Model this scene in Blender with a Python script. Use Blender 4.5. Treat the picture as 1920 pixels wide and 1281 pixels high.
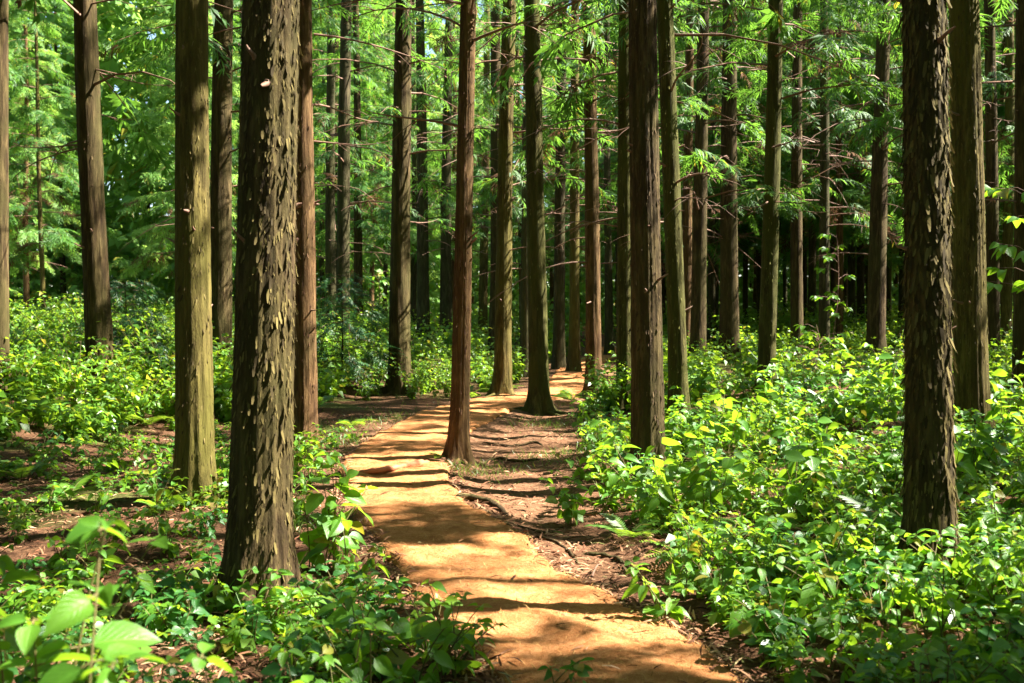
import bpy, math, random
import numpy as np
from mathutils import Matrix, Vector, Euler

R = math.radians
rng = np.random.default_rng(7)
random.seed(7)
for o in list(bpy.data.objects):
    bpy.data.objects.remove(o)
scn = bpy.context.scene
col = scn.collection

# ------------------------------------------------------------------ camera, sky, sun, exposure
EYE, FPX = 1.6, 2000.0                     # eye height in m, focal length in photo pixels
PITCH = math.atan((640.5 - 590.0) / FPX)   # the horizon lies a little above the middle
cam_d = bpy.data.cameras.new('camera')
cam = bpy.data.objects.new('camera', cam_d); col.objects.link(cam)
cam.location = (0, 0, EYE)
cam.rotation_euler = (R(90) - PITCH, 0, 0)
cam_d.sensor_width = 36.0
cam_d.lens = 36.0 * FPX / 1920.0
cam_d.clip_start, cam_d.clip_end = 0.05, 2000
cam_d.dof.use_dof = True
cam_d.dof.focus_distance = 10.0
cam_d.dof.aperture_fstop = 4.0
scn.camera = cam

SUN_EL, SUN_AZ = R(48), R(4)               # azimuth measured from +x towards +y
SUN = np.array([math.cos(SUN_EL) * math.cos(SUN_AZ), math.cos(SUN_EL) * math.sin(SUN_AZ), math.sin(SUN_EL)])
world = bpy.data.worlds.new('World'); scn.world = world
world.use_nodes = True
wn = world.node_tree
sky = wn.nodes.new('ShaderNodeTexSky'); sky.sky_type = 'NISHITA'; sky.sun_disc = False
sky.sun_elevation = SUN_EL; sky.sun_rotation = R(90) - SUN_AZ
bg = wn.nodes['Background']; bg.inputs['Strength'].default_value = 0.05
wn.links.new(sky.outputs[0], bg.inputs['Color'])
sl = bpy.data.lights.new('sun', 'SUN'); sl.energy = 5.0; sl.angle = R(0.53); sl.color = (1.0, 0.94, 0.84)
so = bpy.data.objects.new('sun', sl); col.objects.link(so)
so.rotation_euler = Vector(SUN).to_track_quat('Z', 'Y').to_euler()
so.location = (20, 0, 40)
scn.view_settings.view_transform = 'Standard'
scn.view_settings.look = 'None'
scn.view_settings.exposure = 2.9
scn.view_settings.gamma = 1.0
scn.view_settings.use_curve_mapping = False
scn.cycles.max_bounces = 7
scn.cycles.diffuse_bounces = 4
scn.cycles.glossy_bounces = 2
scn.cycles.transmission_bounces = 5
scn.cycles.transparent_max_bounces = 4
scn.cycles.sample_clamp_indirect = 6.0

# ------------------------------------------------------------------ helpers
def tag(o, label=None, cat=None, group=None, kind=None):
    if label: o['label'] = label
    if cat: o['category'] = cat
    if group: o['group'] = group
    if kind: o['kind'] = kind
    return o

def mesh_np(name, V, F, mats=(), mi=None, uv=None, smooth=False, attr=None):
    """V (n,3), F (m,k) one face size, or a list of such arrays."""
    Fs = F if isinstance(F, list) else [F]
    me = bpy.data.meshes.new(name)
    V = np.asarray(V, dtype=np.float32)
    me.vertices.add(len(V)); me.vertices.foreach_set('co', V.ravel())
    loops = np.concatenate([f.ravel() for f in Fs]).astype(np.int32)
    tot = np.concatenate([np.full(len(f), f.shape[1]) for f in Fs]).astype(np.int32)
    start = np.concatenate([[0], np.cumsum(tot)[:-1]]).astype(np.int32)
    me.loops.add(len(loops)); me.loops.foreach_set('vertex_index', loops)
    me.polygons.add(len(tot)); me.polygons.foreach_set('loop_start', start)
    if mi is not None: me.polygons.foreach_set('material_index', np.asarray(mi, dtype=np.int32))
    if smooth: me.polygons.foreach_set('use_smooth', np.ones(len(tot), dtype=bool))
    for m in mats: me.materials.append(m)
    if uv is not None:
        l = me.uv_layers.new(name='UVMap')
        l.data.foreach_set('uv', np.asarray(uv, dtype=np.float32)[loops].ravel())
    if attr is not None:
        for k, a in attr.items():
            at = me.attributes.new(k, 'FLOAT', 'POINT'); at.data.foreach_set('value', np.asarray(a, dtype=np.float32))
    me.update(calc_edges=True)
    return me

def link(name, data, parent=None, loc=(0, 0, 0), rot=(0, 0, 0), scale=(1, 1, 1)):
    o = bpy.data.objects.new(name, data); col.objects.link(o)
    if parent is not None: o.parent = parent
    o.location = loc; o.rotation_euler = rot; o.scale = scale
    return o

def thing(name, loc, label, cat, group=None, rz=0, s=1):
    o = link(name, None, None, loc, (0, 0, rz), (s, s, s)); o.empty_display_size = 0.1
    return tag(o, label, cat, group)

def join(PV, PF, M, PUV=None):
    """repeat a small mesh at the matrices M (n,4,4)"""
    n, k = len(M), len(PV)
    P = np.concatenate([PV, np.ones((k, 1))], 1)
    V = np.einsum('nij,kj->nki', M[:, :3, :], P).reshape(-1, 3)
    F = (PF[None] + (np.arange(n) * k)[:, None, None]).reshape(-1, PF.shape[1])
    if PUV is None: return V, F
    return V, F, np.tile(PUV, (n, 1))

def frames(pos, xdir, up, size):
    """matrices whose local x runs along xdir and local z near up"""
    x = xdir / np.linalg.norm(xdir, axis=1, keepdims=True)
    y = np.cross(up, x); y /= np.linalg.norm(y, axis=1, keepdims=True) + 1e-9
    z = np.cross(x, y)
    s = np.asarray(size).reshape(-1, 1)
    M = np.zeros((len(pos), 4, 4)); M[:, :3, 0] = x * s; M[:, :3, 1] = y * s; M[:, :3, 2] = z * s
    M[:, :3, 3] = pos; M[:, 3, 3] = 1
    return M

def cat_meshes(lst):
    """[(V,F,mat_index)] of equal face size -> V,F,mi"""
    Vs, Fs, mi, n = [], [], [], 0
    for V, F, m in lst:
        Vs.append(V); Fs.append(F + n); mi.append(np.full(len(F), m)); n += len(V)
    return np.concatenate(Vs), np.concatenate(Fs), np.concatenate(mi)

def tube(pts, rad, seg=5):
    """quads along a polyline"""
    pts = np.asarray(pts, float); rad = np.asarray(rad, float); n = len(pts)
    t = np.gradient(pts, axis=0); t /= np.linalg.norm(t, axis=1, keepdims=True) + 1e-9
    ref = np.array([0.31, 0.21, 0.93]) if abs(t[:, 2]).mean() < .7 else np.array([1.0, .1, .05])
    a = np.cross(t, ref); a /= np.linalg.norm(a, axis=1, keepdims=True) + 1e-9
    b = np.cross(t, a)
    th = np.linspace(0, 2 * math.pi, seg, endpoint=False)
    V = pts[:, None] + rad[:, None, None] * (np.cos(th)[None, :, None] * a[:, None] + np.sin(th)[None, :, None] * b[:, None])
    i = np.arange(n - 1)[:, None]; j = np.arange(seg)[None]; j2 = (j + 1) % seg
    F = np.stack([i * seg + j, i * seg + j2, (i + 1) * seg + j2, (i + 1) * seg + j], -1).reshape(-1, 4)
    return V.reshape(-1, 3), F

class Noise2:
    def __init__(self, seed, n=14):
        r = np.random.default_rng(seed); a = r.uniform(0, 2 * math.pi, n); k = r.uniform(.6, 1.7, n)
        self.kx, self.ky, self.p, self.n = np.cos(a) * k, np.sin(a) * k, r.uniform(0, 7, n), n
    def __call__(self, x, y, f=1.0):
        x = np.asarray(x, float)[..., None]; y = np.asarray(y, float)[..., None]
        return np.sin((x * self.kx + y * self.ky) * f + self.p).sum(-1) / math.sqrt(self.n)
N1, N2, N3 = Noise2(1), Noise2(2), Noise2(3)

def sstep(a, b, x):
    t = np.clip((np.asarray(x, float) - a) / (b - a), 0, 1); return t * t * (3 - 2 * t)

# trail edges in the ground plane are taken from these flat-ground sightings (photo pixel -> metres)
def ray(px, py):
    d = np.array([(px - 960) / FPX, 1.0, -(py - 640.5) / FPX])
    c, s = math.cos(PITCH), math.sin(PITCH)
    return np.array([d[0], d[1] * c + d[2] * s, d[2] * c - d[1] * s])
def flat(px, py, z=0.0):
    d = ray(px, py); t = (z - EYE) / d[2]; return d[0] * t, d[1] * t
EDGE = [((990, 1440), (1560, 1400)), ((945, 1281), (1392, 1281)), ((870, 1200), (1290, 1205)), ((780, 1118), (1192, 1147)), ((735, 1055), (1028, 1062)), ((703, 1009), (980, 1009)),
        ((666, 967), (927, 972)), ((648, 914), (852, 926)), ((645, 868), (836, 858)), ((682, 835), (850, 832)), ((727, 807), (884, 810)), ((799, 775), (953, 776)),
        ((890, 754), (1012, 757)), ((985, 741), (1096, 748)), ((1030, 722), (1112, 728)), ((1046, 708), (1103, 712)), ((1075, 697), (1128, 699)), ((1118, 685), (1158, 688)), ((1128, 676), (1160, 677))]
EL = np.array([flat(*a) for a, b in EDGE]); ER = np.array([flat(*b) for a, b in EDGE])
def catmull(P, n):
    P = np.vstack([2 * P[0] - P[1], P, 2 * P[-1] - P[-2]]); out = []
    for i in range(1, len(P) - 2):
        t = np.linspace(0, 1, n, endpoint=False)[:, None]
        a, b, c, d = P[i - 1], P[i], P[i + 1], P[i + 2]
        out.append(.5 * (2 * b + (c - a) * t + (2 * a - 5 * b + 4 * c - d) * t ** 2 + (3 * b - a - 3 * c + d) * t ** 3))
    return np.vstack(out + [P[-2][None]])
PL, PR = catmull(EL, 26), catmull(ER, 26)
PC = (PL + PR) / 2
# sort-free lookups by y (the trail always leads away from the viewer)
def trail_right(y): return np.interp(y, PR[:, 1], PR[:, 0])
def trail_left(y): return np.interp(y, PL[:, 1], PL[:, 0])
def bank_edge(y):   # where the green bank right of the trail begins
    return np.interp(y, [0, 4.6, 5.7, 7.6, 8.9, 11, 15, 18, 20.5, 24, 32, 60], [1.9, 1.15, .95, .8, .7, .75, .95, 1.1, 1.9, 2.5, 4.0, 8.0])

def zg(x, y):
    """height of the forest floor"""
    x = np.asarray(x, float); y = np.asarray(y, float)
    z = .026 * np.log1p(np.exp((y - 20) / 2.5)) * 2.5
    be = bank_edge(y)
    z = z + .30 * sstep(0.0, 3.2, x - be) * sstep(1, 5, y)
    tl = trail_left(y)
    z = z + .55 * sstep(1.8, 6.0, tl - x) * sstep(9, 15, y) * (1 - .4 * sstep(22, 32, y))
    off = np.minimum(np.abs(x - tl), np.abs(x - trail_right(y))); inside = (x > tl) & (x < trail_right(y))
    off = np.where(inside, 0, off)
    am = sstep(.1, 1.2, off)
    z = z + am * (.045 * N1(x, y, 1.1) + .02 * N2(x, y, 3.1)) + (.25 + .75 * am) * .007 * N3(x, y, 8.0)
    # worn hollow between the mat and the bank
    hol = sstep(.0, .5, x - trail_right(y)) * (1 - sstep(-.5, .25, x - be)) * sstep(6, 8, y)
    return z - .07 * hol

def hit(px, py):
    d = ray(px, py); t = 1.5
    for _ in range(4000):
        p = d * t; 
        if EYE + p[2] <= float(zg(p[0], p[1])): break
        t += .02
    p = d * t
    return np.array([p[0], p[1], float(zg(p[0], p[1]))])

# ------------------------------------------------------------------ materials
class NT:
    def __init__(self, name):
        self.m = bpy.data.materials.new(name); self.m.use_nodes = True
        self.t = self.m.node_tree; self.t.nodes.clear()
        self.out = self.n('ShaderNodeOutputMaterial')
    def n(self, typ, **kw):
        nd = self.t.nodes.new(typ)
        for k, v in kw.items():
            if k.startswith('_'): setattr(nd, k[1:], v)
            else: self.set(nd, k.replace('__', ' '), v)
        return nd
    def set(self, nd, k, v):
        i = nd.inputs[int(k[1:])] if k[0] == 'i' and k[1:].isdigit() else nd.inputs[k]
        if hasattr(v, 'is_output') or isinstance(v, bpy.types.NodeSocket): self.t.links.new(v, i)
        else: i.default_value = v
    def math(self, op, a, b=0.0, clamp=False):
        nd = self.n('ShaderNodeMath', _operation=op, i0=a, i1=b); nd.use_clamp = clamp; return nd.outputs[0]
    def noise(self, vec, scale, detail=4, rough=.6, dist=0.0):
        return self.n('ShaderNodeTexNoise', Vector=vec, Scale=scale, Detail=detail, Roughness=rough, Distortion=dist).outputs[0]
    def ramp(self, fac, stops):
        nd = self.n('ShaderNodeValToRGB', Fac=fac); cr = nd.color_ramp
        while len(cr.elements) < len(stops): cr.elements.new(.5)
        for e, (p, c) in zip(cr.elements, stops): e.position = p; e.color = (*c, 1)
        return nd.outputs[0]
    def mix(self, fac, a, b, mode='MIX'):
        nd = self.n('ShaderNodeMix', _data_type='RGBA', _blend_type=mode)
        for k, v in ((0, fac), (6, a), (7, b)):
            if isinstance(v, bpy.types.NodeSocket): self.t.links.new(v, nd.inputs[k])
            else: nd.inputs[k].default_value = v if k == 0 else (*v, 1)
        return nd.outputs[2]
    def scaled(self, vec, s, off=None):
        nd = self.n('ShaderNodeMapping', Vector=vec); nd.inputs['Scale'].default_value = s
        if off is not None: self.t.links.new(off, nd.inputs['Location'])
        return nd.outputs[0]
    def bump(self, h, strength, dist, normal=None):
        nd = self.n('ShaderNodeBump', Strength=strength, Distance=dist, Height=h)
        if normal is not None: self.t.links.new(normal, nd.inputs['Normal'])
        return nd.outputs[0]
    def finish(self, shader): self.t.links.new(shader, self.out.inputs['Surface']); return self.m

def leaf_mat(name, dark, light, trans, t_fac=.42, rough=.42, spec=.45, veins=True):
    m = NT(name)
    isl = m.n('ShaderNodeNewGeometry').outputs['Random Per Island']
    obr = m.n('ShaderNodeObjectInfo').outputs['Random']
    rnd = m.math('FRACT', m.math('ADD', isl, m.math('MULTIPLY', obr, 7.31)))
    pos = m.n('ShaderNodeNewGeometry').outputs['Position']
    patch = m.noise(pos, .9, 2)
    f = m.math('ADD', m.math('MULTIPLY', rnd, .62), m.math('MULTIPLY', patch, .45), True)
    c = m.mix(f, dark, light)
    tc = m.mix(f, tuple(v * .75 for v in trans), trans)
    # a few yellowing leaves
    yel = m.math('GREATER_THAN', rnd, .965)
    c = m.mix(yel, c, (.20, .19, .025)); tc = m.mix(yel, tc, (.42, .36, .03))
    nrm = None
    if veins:
        uv = m.n('ShaderNodeUVMap').outputs[0]
        sep = m.n('ShaderNodeSeparateXYZ', Vector=uv)
        ax = m.math('ABSOLUTE', m.math('SUBTRACT', sep.outputs[0], .5))
        mid = m.math('SUBTRACT', 1.0, m.math('MULTIPLY', ax, 26.0), True)
        w = m.math('SINE', m.math('MULTIPLY', m.math('SUBTRACT', sep.outputs[1], m.math('MULTIPLY', ax, .9)), 46.0))
        side = m.math('MULTIPLY', m.math('SUBTRACT', w, .72, True), 1.6)
        vein = m.math('MAXIMUM', mid, side)
        c = m.mix(m.math('MULTIPLY', vein, .30), c, tuple(min(1, v * 2.2 + .02) for v in light))
        h = m.math('ADD', m.math('MULTIPLY', vein, -1.0), m.math('MULTIPLY', m.noise(uv, 9, 2), .6))
        nrm = m.bump(h, .35, .004)
    p = m.n('ShaderNodeBsdfPrincipled', Base__Color=c, Roughness=rough, Specular__IOR__Level=spec)
    tr = m.n('ShaderNodeBsdfTranslucent', Color=tc)
    if nrm is not None:
        m.set(p, 'Normal', nrm); m.set(tr, 'Normal', nrm)
    mx = m.n('ShaderNodeMixShader', Fac=t_fac, i1=p.outputs[0], i2=tr.outputs[0])
    return m.finish(mx.outputs[0])

M_LEAF = leaf_mat('broad_leaf', (.030, .122, .014), (.108, .245, .020), (.37, .64, .026))
M_BUSH = leaf_mat('bush_leaf', (.038, .130, .013), (.115, .235, .018), (.39, .61, .028), veins=False)
M_NEEDLE = leaf_mat('cedar_needle', (.017, .075, .016), (.066, .156, .022), (.20, .43, .042), t_fac=.40, rough=.55, spec=.3, veins=False)
M_PALE_GLOW = leaf_mat('pale_glow_foliage', (.065, .17, .032), (.155, .29, .055), (.41, .64, .11), t_fac=.45, rough=.5, spec=.3, veins=False)  # lightened green for distant foliage, its sunlit glow is part of the colour
M_DARKNEEDLE = leaf_mat('fir_needle', (.012, .06, .02), (.03, .10, .02), (.07, .20, .03), t_fac=.3, rough=.5, veins=False)
M_DEAD = leaf_mat('dead_needle', (.075, .036, .020), (.16, .085, .048), (.20, .10, .05), t_fac=.3, rough=.8, spec=.1, veins=False)
M_FERN = leaf_mat('fern_frond', (.045, .14, .012), (.12, .24, .02), (.32, .50, .03), veins=False)
M_GRASS = leaf_mat('grass_blade', (.04, .09, .012), (.10, .17, .025), (.22, .34, .04), veins=False)

def stem_mat(name, a, b):
    m = NT(name); rnd = m.n('ShaderNodeObjectInfo').outputs['Random']
    oc = m.n('ShaderNodeTexCoord').outputs['Object']
    c = m.mix(m.noise(oc, 14, 3), a, b)
    return m.finish(m.n('ShaderNodeBsdfPrincipled', Base__Color=c, Roughness=.7, Specular__IOR__Level=.25).outputs[0])
M_LEAF2 = leaf_mat('dark_leaf', (.018, .080, .020), (.050, .155, .030), (.15, .42, .045), rough=.34)
M_STEM = stem_mat('plant_stem', (.07, .10, .02), (.16, .09, .04))
M_TWIG = stem_mat('dead_branch_wood', (.10, .05, .032), (.24, .14, .095))

def bark_mat(name, deep, mid, high, moss, moss_amt):
    m = NT(name)
    tc = m.n('ShaderNodeTexCoord').outputs['Object']
    rnd = m.n('ShaderNodeObjectInfo').outputs['Random']
    off = m.n('ShaderNodeCombineXYZ', X=m.math('MULTIPLY', rnd, 37.0), Y=m.math('MULTIPLY', rnd, 11.0), Z=m.math('MULTIPLY', rnd, 53.0)).outputs[0]
    v1 = m.scaled(tc, (1, 1, .09), off)
    fib = m.noise(v1, 46, 6, .65, .35)
    v2 = m.scaled(tc, (1, 1, .16), off)
    plate = m.noise(v2, 15, 3, .5, .8)
    fine = m.noise(m.scaled(tc, (1, 1, .3), off), 130, 3)
    h = m.math('ADD', m.math('MULTIPLY', fib, .6), m.math('ADD', m.math('MULTIPLY', plate, .7), m.math('MULTIPLY', fine, .16)))
    c = m.ramp(m.math('MULTIPLY', h, .70), [(.32, deep), (.50, mid), (.68, high)])
    big = m.noise(m.scaled(tc, (1, 1, .35), off), 2.3, 4)
    c = m.mix(m.math('MULTIPLY', m.noise(tc, 1.1, 2), .5), c, tuple(v * .6 for v in mid))
    mf = m.math('MULTIPLY', m.math('SUBTRACT', m.math('ADD', big, m.math('MULTIPLY', fine, .25)), .62 - moss_amt, True), 3.2, True)
    c = m.mix(m.math('MULTIPLY', mf, .8), c, moss)
    n = m.bump(h, .9, .022)
    p = m.n('ShaderNodeBsdfPrincipled', Base__Color=c, Roughness=.9, Specular__IOR__Level=.12, Normal=n)
    return m.finish(p.outputs[0])
BARK = {
    'brown': bark_mat('bark_brown', (.010, .0055, .0035), (.046, .029, .013), (.165, .116, .050), (.052, .048, .013), .10),
    'red':   bark_mat('bark_red', (.016, .0075, .004), (.082, .044, .018), (.25, .150, .064), (.060, .046, .016), .04),
    'moss':  bark_mat('bark_moss', (.012, .0075, .0035), (.062, .043, .015), (.25, .190, .060), (.085, .078, .015), .15),
    'green': bark_mat('bark_green', (.011, .008, .0035), (.044, .035, .012), (.145, .125, .040), (.058, .062, .012), .18),
    'grey':  bark_mat('bark_grey', (.012, .009, .006), (.046, .035, .018), (.150, .122, .064), (.050, .054, .018), .12),
}
def flake_mat(name, a, b, c3):
    m = NT(name)
    isl = m.n('ShaderNodeNewGeometry').outputs['Random Per Island']
    obr = m.n('ShaderNodeObjectInfo').outputs['Random']
    r = m.math('FRACT', m.math('ADD', isl, m.math('MULTIPLY', obr, 3.7)))
    c = m.ramp(r, [(.1, a), (.6, b), (1.0, c3)])
    oc = m.n('ShaderNodeTexCoord').outputs['Object']
    c = m.mix(m.math('MULTIPLY', m.noise(m.scaled(oc, (1, 1, .15)), 160, 2), .7), c, a)
    p = m.n('ShaderNodeBsdfPrincipled', Base__Color=c, Roughness=.85, Specular__IOR__Level=.15)
    tr = m.n('ShaderNodeBsdfTranslucent', Color=m.mix(.5, c, b))
    return m.finish(m.n('ShaderNodeMixShader', Fac=.12, i1=p.outputs[0], i2=tr.outputs[0]).outputs[0])
FLAKE = {
    'brown': flake_mat('flake_brown', (.030, .018, .010), (.085, .054, .026), (.20, .14, .068)),
    'red':   flake_mat('flake_red', (.040, .017, .009), (.105, .052, .026), (.22, .13, .07)),
    'moss':  flake_mat('flake_moss', (.034, .024, .009), (.105, .080, .025), (.235, .185, .062)),
    'green': flake_mat('flake_green', (.040, .036, .011), (.140, .130, .034), (.32, .31, .090)),
    'grey':  flake_mat('flake_grey', (.035, .027, .018), (.10, .077, .050), (.24, .195, .14)),
}

def ground_mat():
    m = NT('forest_floor')
    pos = m.n('ShaderNodeNewGeometry').outputs['Position']
    a = m.noise(pos, 1.6, 5, .65); b = m.noise(pos, 24, 5, .7); f = m.noise(m.scaled(pos, (1, .35, 1)), 120, 3, .7)
    f2 = m.noise(m.scaled(pos, (.35, 1, 1)), 95, 3, .7)
    lit = m.math('ADD', m.math('MULTIPLY', b, .5), m.math('MULTIPLY', m.math('MAXIMUM', f, f2), .55))
    c = m.ramp(lit, [(.36, (.030, .014, .008)), (.52, (.070, .034, .017)), (.66, (.19, .100, .050)), (.8, (.33, .20, .11))])
    c = m.mix(m.math('MULTIPLY', a, .55), c, (.060, .030, .018))
    worn = m.n('ShaderNodeAttribute', _attribute_name='worn').outputs['Fac']
    soil = m.ramp(m.math('ADD', m.math('MULTIPLY', b, .6), m.math('MULTIPLY', f, .4)), [(.33, (.050, .022, .012)), (.55, (.175, .090, .047)), (.75, (.38, .24, .14))])
    c = m.mix(worn, c, soil)
    ms = m.n('ShaderNodeAttribute', _attribute_name='moss').outputs['Fac']
    mc = m.ramp(b, [(.35, (.028, .045, .010)), (.6, (.075, .11, .02)), (.75, (.13, .16, .04))])
    c = m.mix(m.math('MULTIPLY', ms, m.math('ADD', m.math('MULTIPLY', b, .9), .2, True)), c, mc)
    h = m.math('ADD', m.math('MULTIPLY', b, .8), m.math('MULTIPLY', m.math('MAXIMUM', f, f2), .5))
    n = m.bump(h, .8, .035)
    return m.finish(m.n('ShaderNodeBsdfPrincipled', Base__Color=c, Roughness=.95, Specular__IOR__Level=.08, Normal=n).outputs[0])
M_GROUND = ground_mat()

def coir_mat():
    m = NT('coir_mat')
    pos = m.n('ShaderNodeNewGeometry').outputs['Position']
    a = m.noise(pos, 3.2, 4, .6)
    w = m.noise(pos, 12, 3, .6, .4)
    f1 = m.noise(m.scaled(pos, (1, .22, 1)), 210, 3, .75, .6); f2 = m.noise(m.scaled(pos, (.22, 1, 1)), 190, 3, .75, .6)
    fib = m.math('MAXIMUM', f1, f2)
    c = m.ramp(m.math('ADD', m.math('MULTIPLY', fib, .62), m.math('MULTIPLY', w, .34)), [(.34, (.14, .048, .017)), (.50, (.37, .152, .054)), (.68, (.62, .325, .150))])
    c = m.mix(m.math('MULTIPLY', m.math('SUBTRACT', a, .45, True), 1.5, True), c, (.44, .18, .062))
    crumb = m.math('MULTIPLY', m.math('SUBTRACT', m.noise(pos, 48, 4, .75), .60, True), 7.0, True)
    c = m.mix(m.math('MULTIPLY', crumb, .75), c, (.085, .035, .014))
    h = m.math('ADD', m.math('MULTIPLY', fib, .5), m.math('MULTIPLY', w, 1.0))
    n = m.bump(h, .9, .026)
    return m.finish(m.n('ShaderNodeBsdfPrincipled', Base__Color=c, Roughness=.95, Specular__IOR__Level=.05, Normal=n).outputs[0])
M_COIR = coir_mat()
def island_mat(name, stops, rough=.9):
    m = NT(name)
    isl = m.n('ShaderNodeNewGeometry').outputs['Random Per Island']
    c = m.ramp(isl, stops)
    return m.finish(m.n('ShaderNodeBsdfPrincipled', Base__Color=c, Roughness=rough, Specular__IOR__Level=.1).outputs[0])
M_FIBRE = island_mat('coir_fibre', [(0, (.20, .085, .025)), (.5, (.42, .21, .065)), (1, (.58, .34, .13))])
M_LITTER = island_mat('needle_litter', [(0, (.05, .022, .012)), (.35, (.15, .065, .035)), (.7, (.28, .14, .075)), (.93, (.42, .27, .16)), (1, (.10, .13, .03))])
M_ROOT = BARK['brown']; M_ROOTRED = BARK['red']

# ------------------------------------------------------------------ ground and trail
def build_ground():
    xs = np.concatenate([-np.geomspace(6.0, 260, 50)[::-1], np.arange(-5.93, 5.95, .095), np.geomspace(6.0, 260, 50)])
    ys = [-60, -40, -25, -15, -9, -5, -2, 0, 1.2, 1.8]; y = 1.8
    while y < 260:
        y += min(max(.05, .009 * y), 12) if y < 45 else .06 * y
        ys.append(y)
    ys = np.array(ys)
    X, Y = np.meshgrid(xs, ys)
    Z = zg(X, Y)
    near = np.exp(-np.maximum(0, Y - 6) / 10)
    off = np.minimum(np.abs(X - trail_left(Y)), np.abs(X - trail_right(Y)))
    ins = (X > trail_left(Y)) & (X < trail_right(Y))
    am = np.where(ins, 0, sstep(0, .4, off))
    Z = Z + am * near * (rng.normal(0, .006, Z.shape) + .012 * N3(X, Y, 15))
    n, k = X.shape
    i = np.arange(n - 1)[:, None]; j = np.arange(k - 1)[None]
    F = np.stack([i * k + j, i * k + j + 1, (i + 1) * k + j + 1, (i + 1) * k + j], -1).reshape(-1, 4)
    be = bank_edge(Y)
    worn = sstep(-.4, .05, X - trail_right(Y) + .2) * (1 - sstep(-.35, .25, X - be + .12 * N2(X, Y, 3))) * sstep(5.5, 7.5, Y)
    worn = np.maximum(worn, (1 - sstep(.05, .5, off)) * .6)
    moss = sstep(.35, 1.25, N1(X + 30, Y, 1.6) + .6 * N2(X, Y, 4)) * sstep(.25, .9, off) * (1 - worn)
    moss = np.maximum(moss, sstep(18, 30, Y) * .65 * sstep(.2, 1, off))
    me = mesh_np('forest_floor', np.stack([X, Y, Z], -1).reshape(-1, 3), F, [M_GROUND], smooth=True, attr={'worn': worn.ravel(), 'moss': moss.ravel()})
    o = link('forest_floor', me)
    tag(o, 'brown forest floor strewn with dry cedar needles', 'ground', kind='structure')
build_ground()

def mat_height(x, y, s, t):
    rip = .012 * np.sin(s * 9 + 2.2 * N1(x, y, 1.3)) * (0.5 + .5 * N2(x, y, .7)) + .012 * N2(x, y, 5.0)
    return zg(x, y) + .035 + rip + .010 * N3(x, y, 11)
def build_mat():
    ln = np.concatenate([[0], np.cumsum(np.linalg.norm(np.diff(PC, axis=0), axis=1))])
    s = np.concatenate([np.arange(0, 14, .045), np.arange(14, ln[-1], .09)])
    L = np.stack([np.interp(s, ln, PL[:, i]) for i in (0, 1)], -1); Rr = np.stack([np.interp(s, ln, PR[:, i]) for i in (0, 1)], -1)
    rag = lambda ph: .018 * np.sin(s * 5.1 + ph) + .010 * np.sin(s * 17 + 2 * ph) + rng.normal(0, .006, len(s))
    t = np.linspace(0, 1, 30)
    W = (Rr - L); W /= np.linalg.norm(W, axis=1, keepdims=True)
    L2 = L + W * rag(.4)[:, None]; R2 = Rr + W * rag(2.2)[:, None]
    P = L2[:, None] * (1 - t)[None, :, None] + R2[:, None] * t[None, :, None]
    Z = mat_height(P[..., 0], P[..., 1], s[:, None], t[None])
    edge = np.minimum(t, 1 - t)[None] * 1.1
    Z = Z - .016 * np.exp(-(edge / .02) ** 2) + rng.normal(0, .0022, Z.shape)
    top = np.concatenate([P, Z[..., None]], -1)
    skl = top[:, :1].copy(); skl[..., 2] -= .09; skl[..., :2] -= (W * .012)[:, None]
    skr = top[:, -1:].copy(); skr[..., 2] -= .09; skr[..., :2] += (W * .012)[:, None]
    G = np.concatenate([skl, top, skr], 1)
    n, k = G.shape[:2]
    i = np.arange(n - 1)[:, None]; j = np.arange(k - 1)[None]
    F = np.stack([i * k + j, i * k + j + 1, (i + 1) * k + j + 1, (i + 1) * k + j], -1).reshape(-1, 4)
    o = link('coir_path', mesh_np('coir_path', G.reshape(-1, 3), F, [M_COIR], smooth=True))
    tag(o, 'orange brown coir matting laid as a winding footpath', 'path', kind='structure')
    # loose fibres on the surface and along the torn edges
    nf = 9000
    ii = (rng.beta(1, 2.6, nf) * (len(s) * .62)).astype(int); tt = rng.uniform(.01, .99, nf)
    ed = rng.random(nf) < .38; tt = np.where(ed, np.where(rng.random(nf) < .5, rng.uniform(-.012, .02, nf), rng.uniform(.98, 1.012, nf)), tt)
    B = L2[ii] * (1 - tt)[:, None] + R2[ii] * tt[:, None]
    bz = mat_height(B[:, 0], B[:, 1], s[ii], tt) + .002 - np.where(ed, .02, 0)
    a = rng.uniform(0, 2 * math.pi, nf); d = np.stack([np.cos(a), np.sin(a), rng.uniform(-.1, .5, nf)], -1)
    M = frames(np.column_stack([B, bz]), d, np.tile([0.02, 0.01, 1.0], (nf, 1)), rng.uniform(.018, .055, nf))
    PV = np.array([[0, -.035, 0], [0, .035, 0], [.5, .03, .10], [.5, -.03, .10], [1, 0, .02]], float)
    PF = np.array([[0, 3, 2], [0, 2, 1], [3, 4, 2]])
    V, F = join(PV, PF, M)
    f = link('coir_fibres', mesh_np('coir_fibres', V, F, [M_FIBRE]), o); f['kind'] = 'stuff'
    return o
PATH = build_mat()

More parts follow.
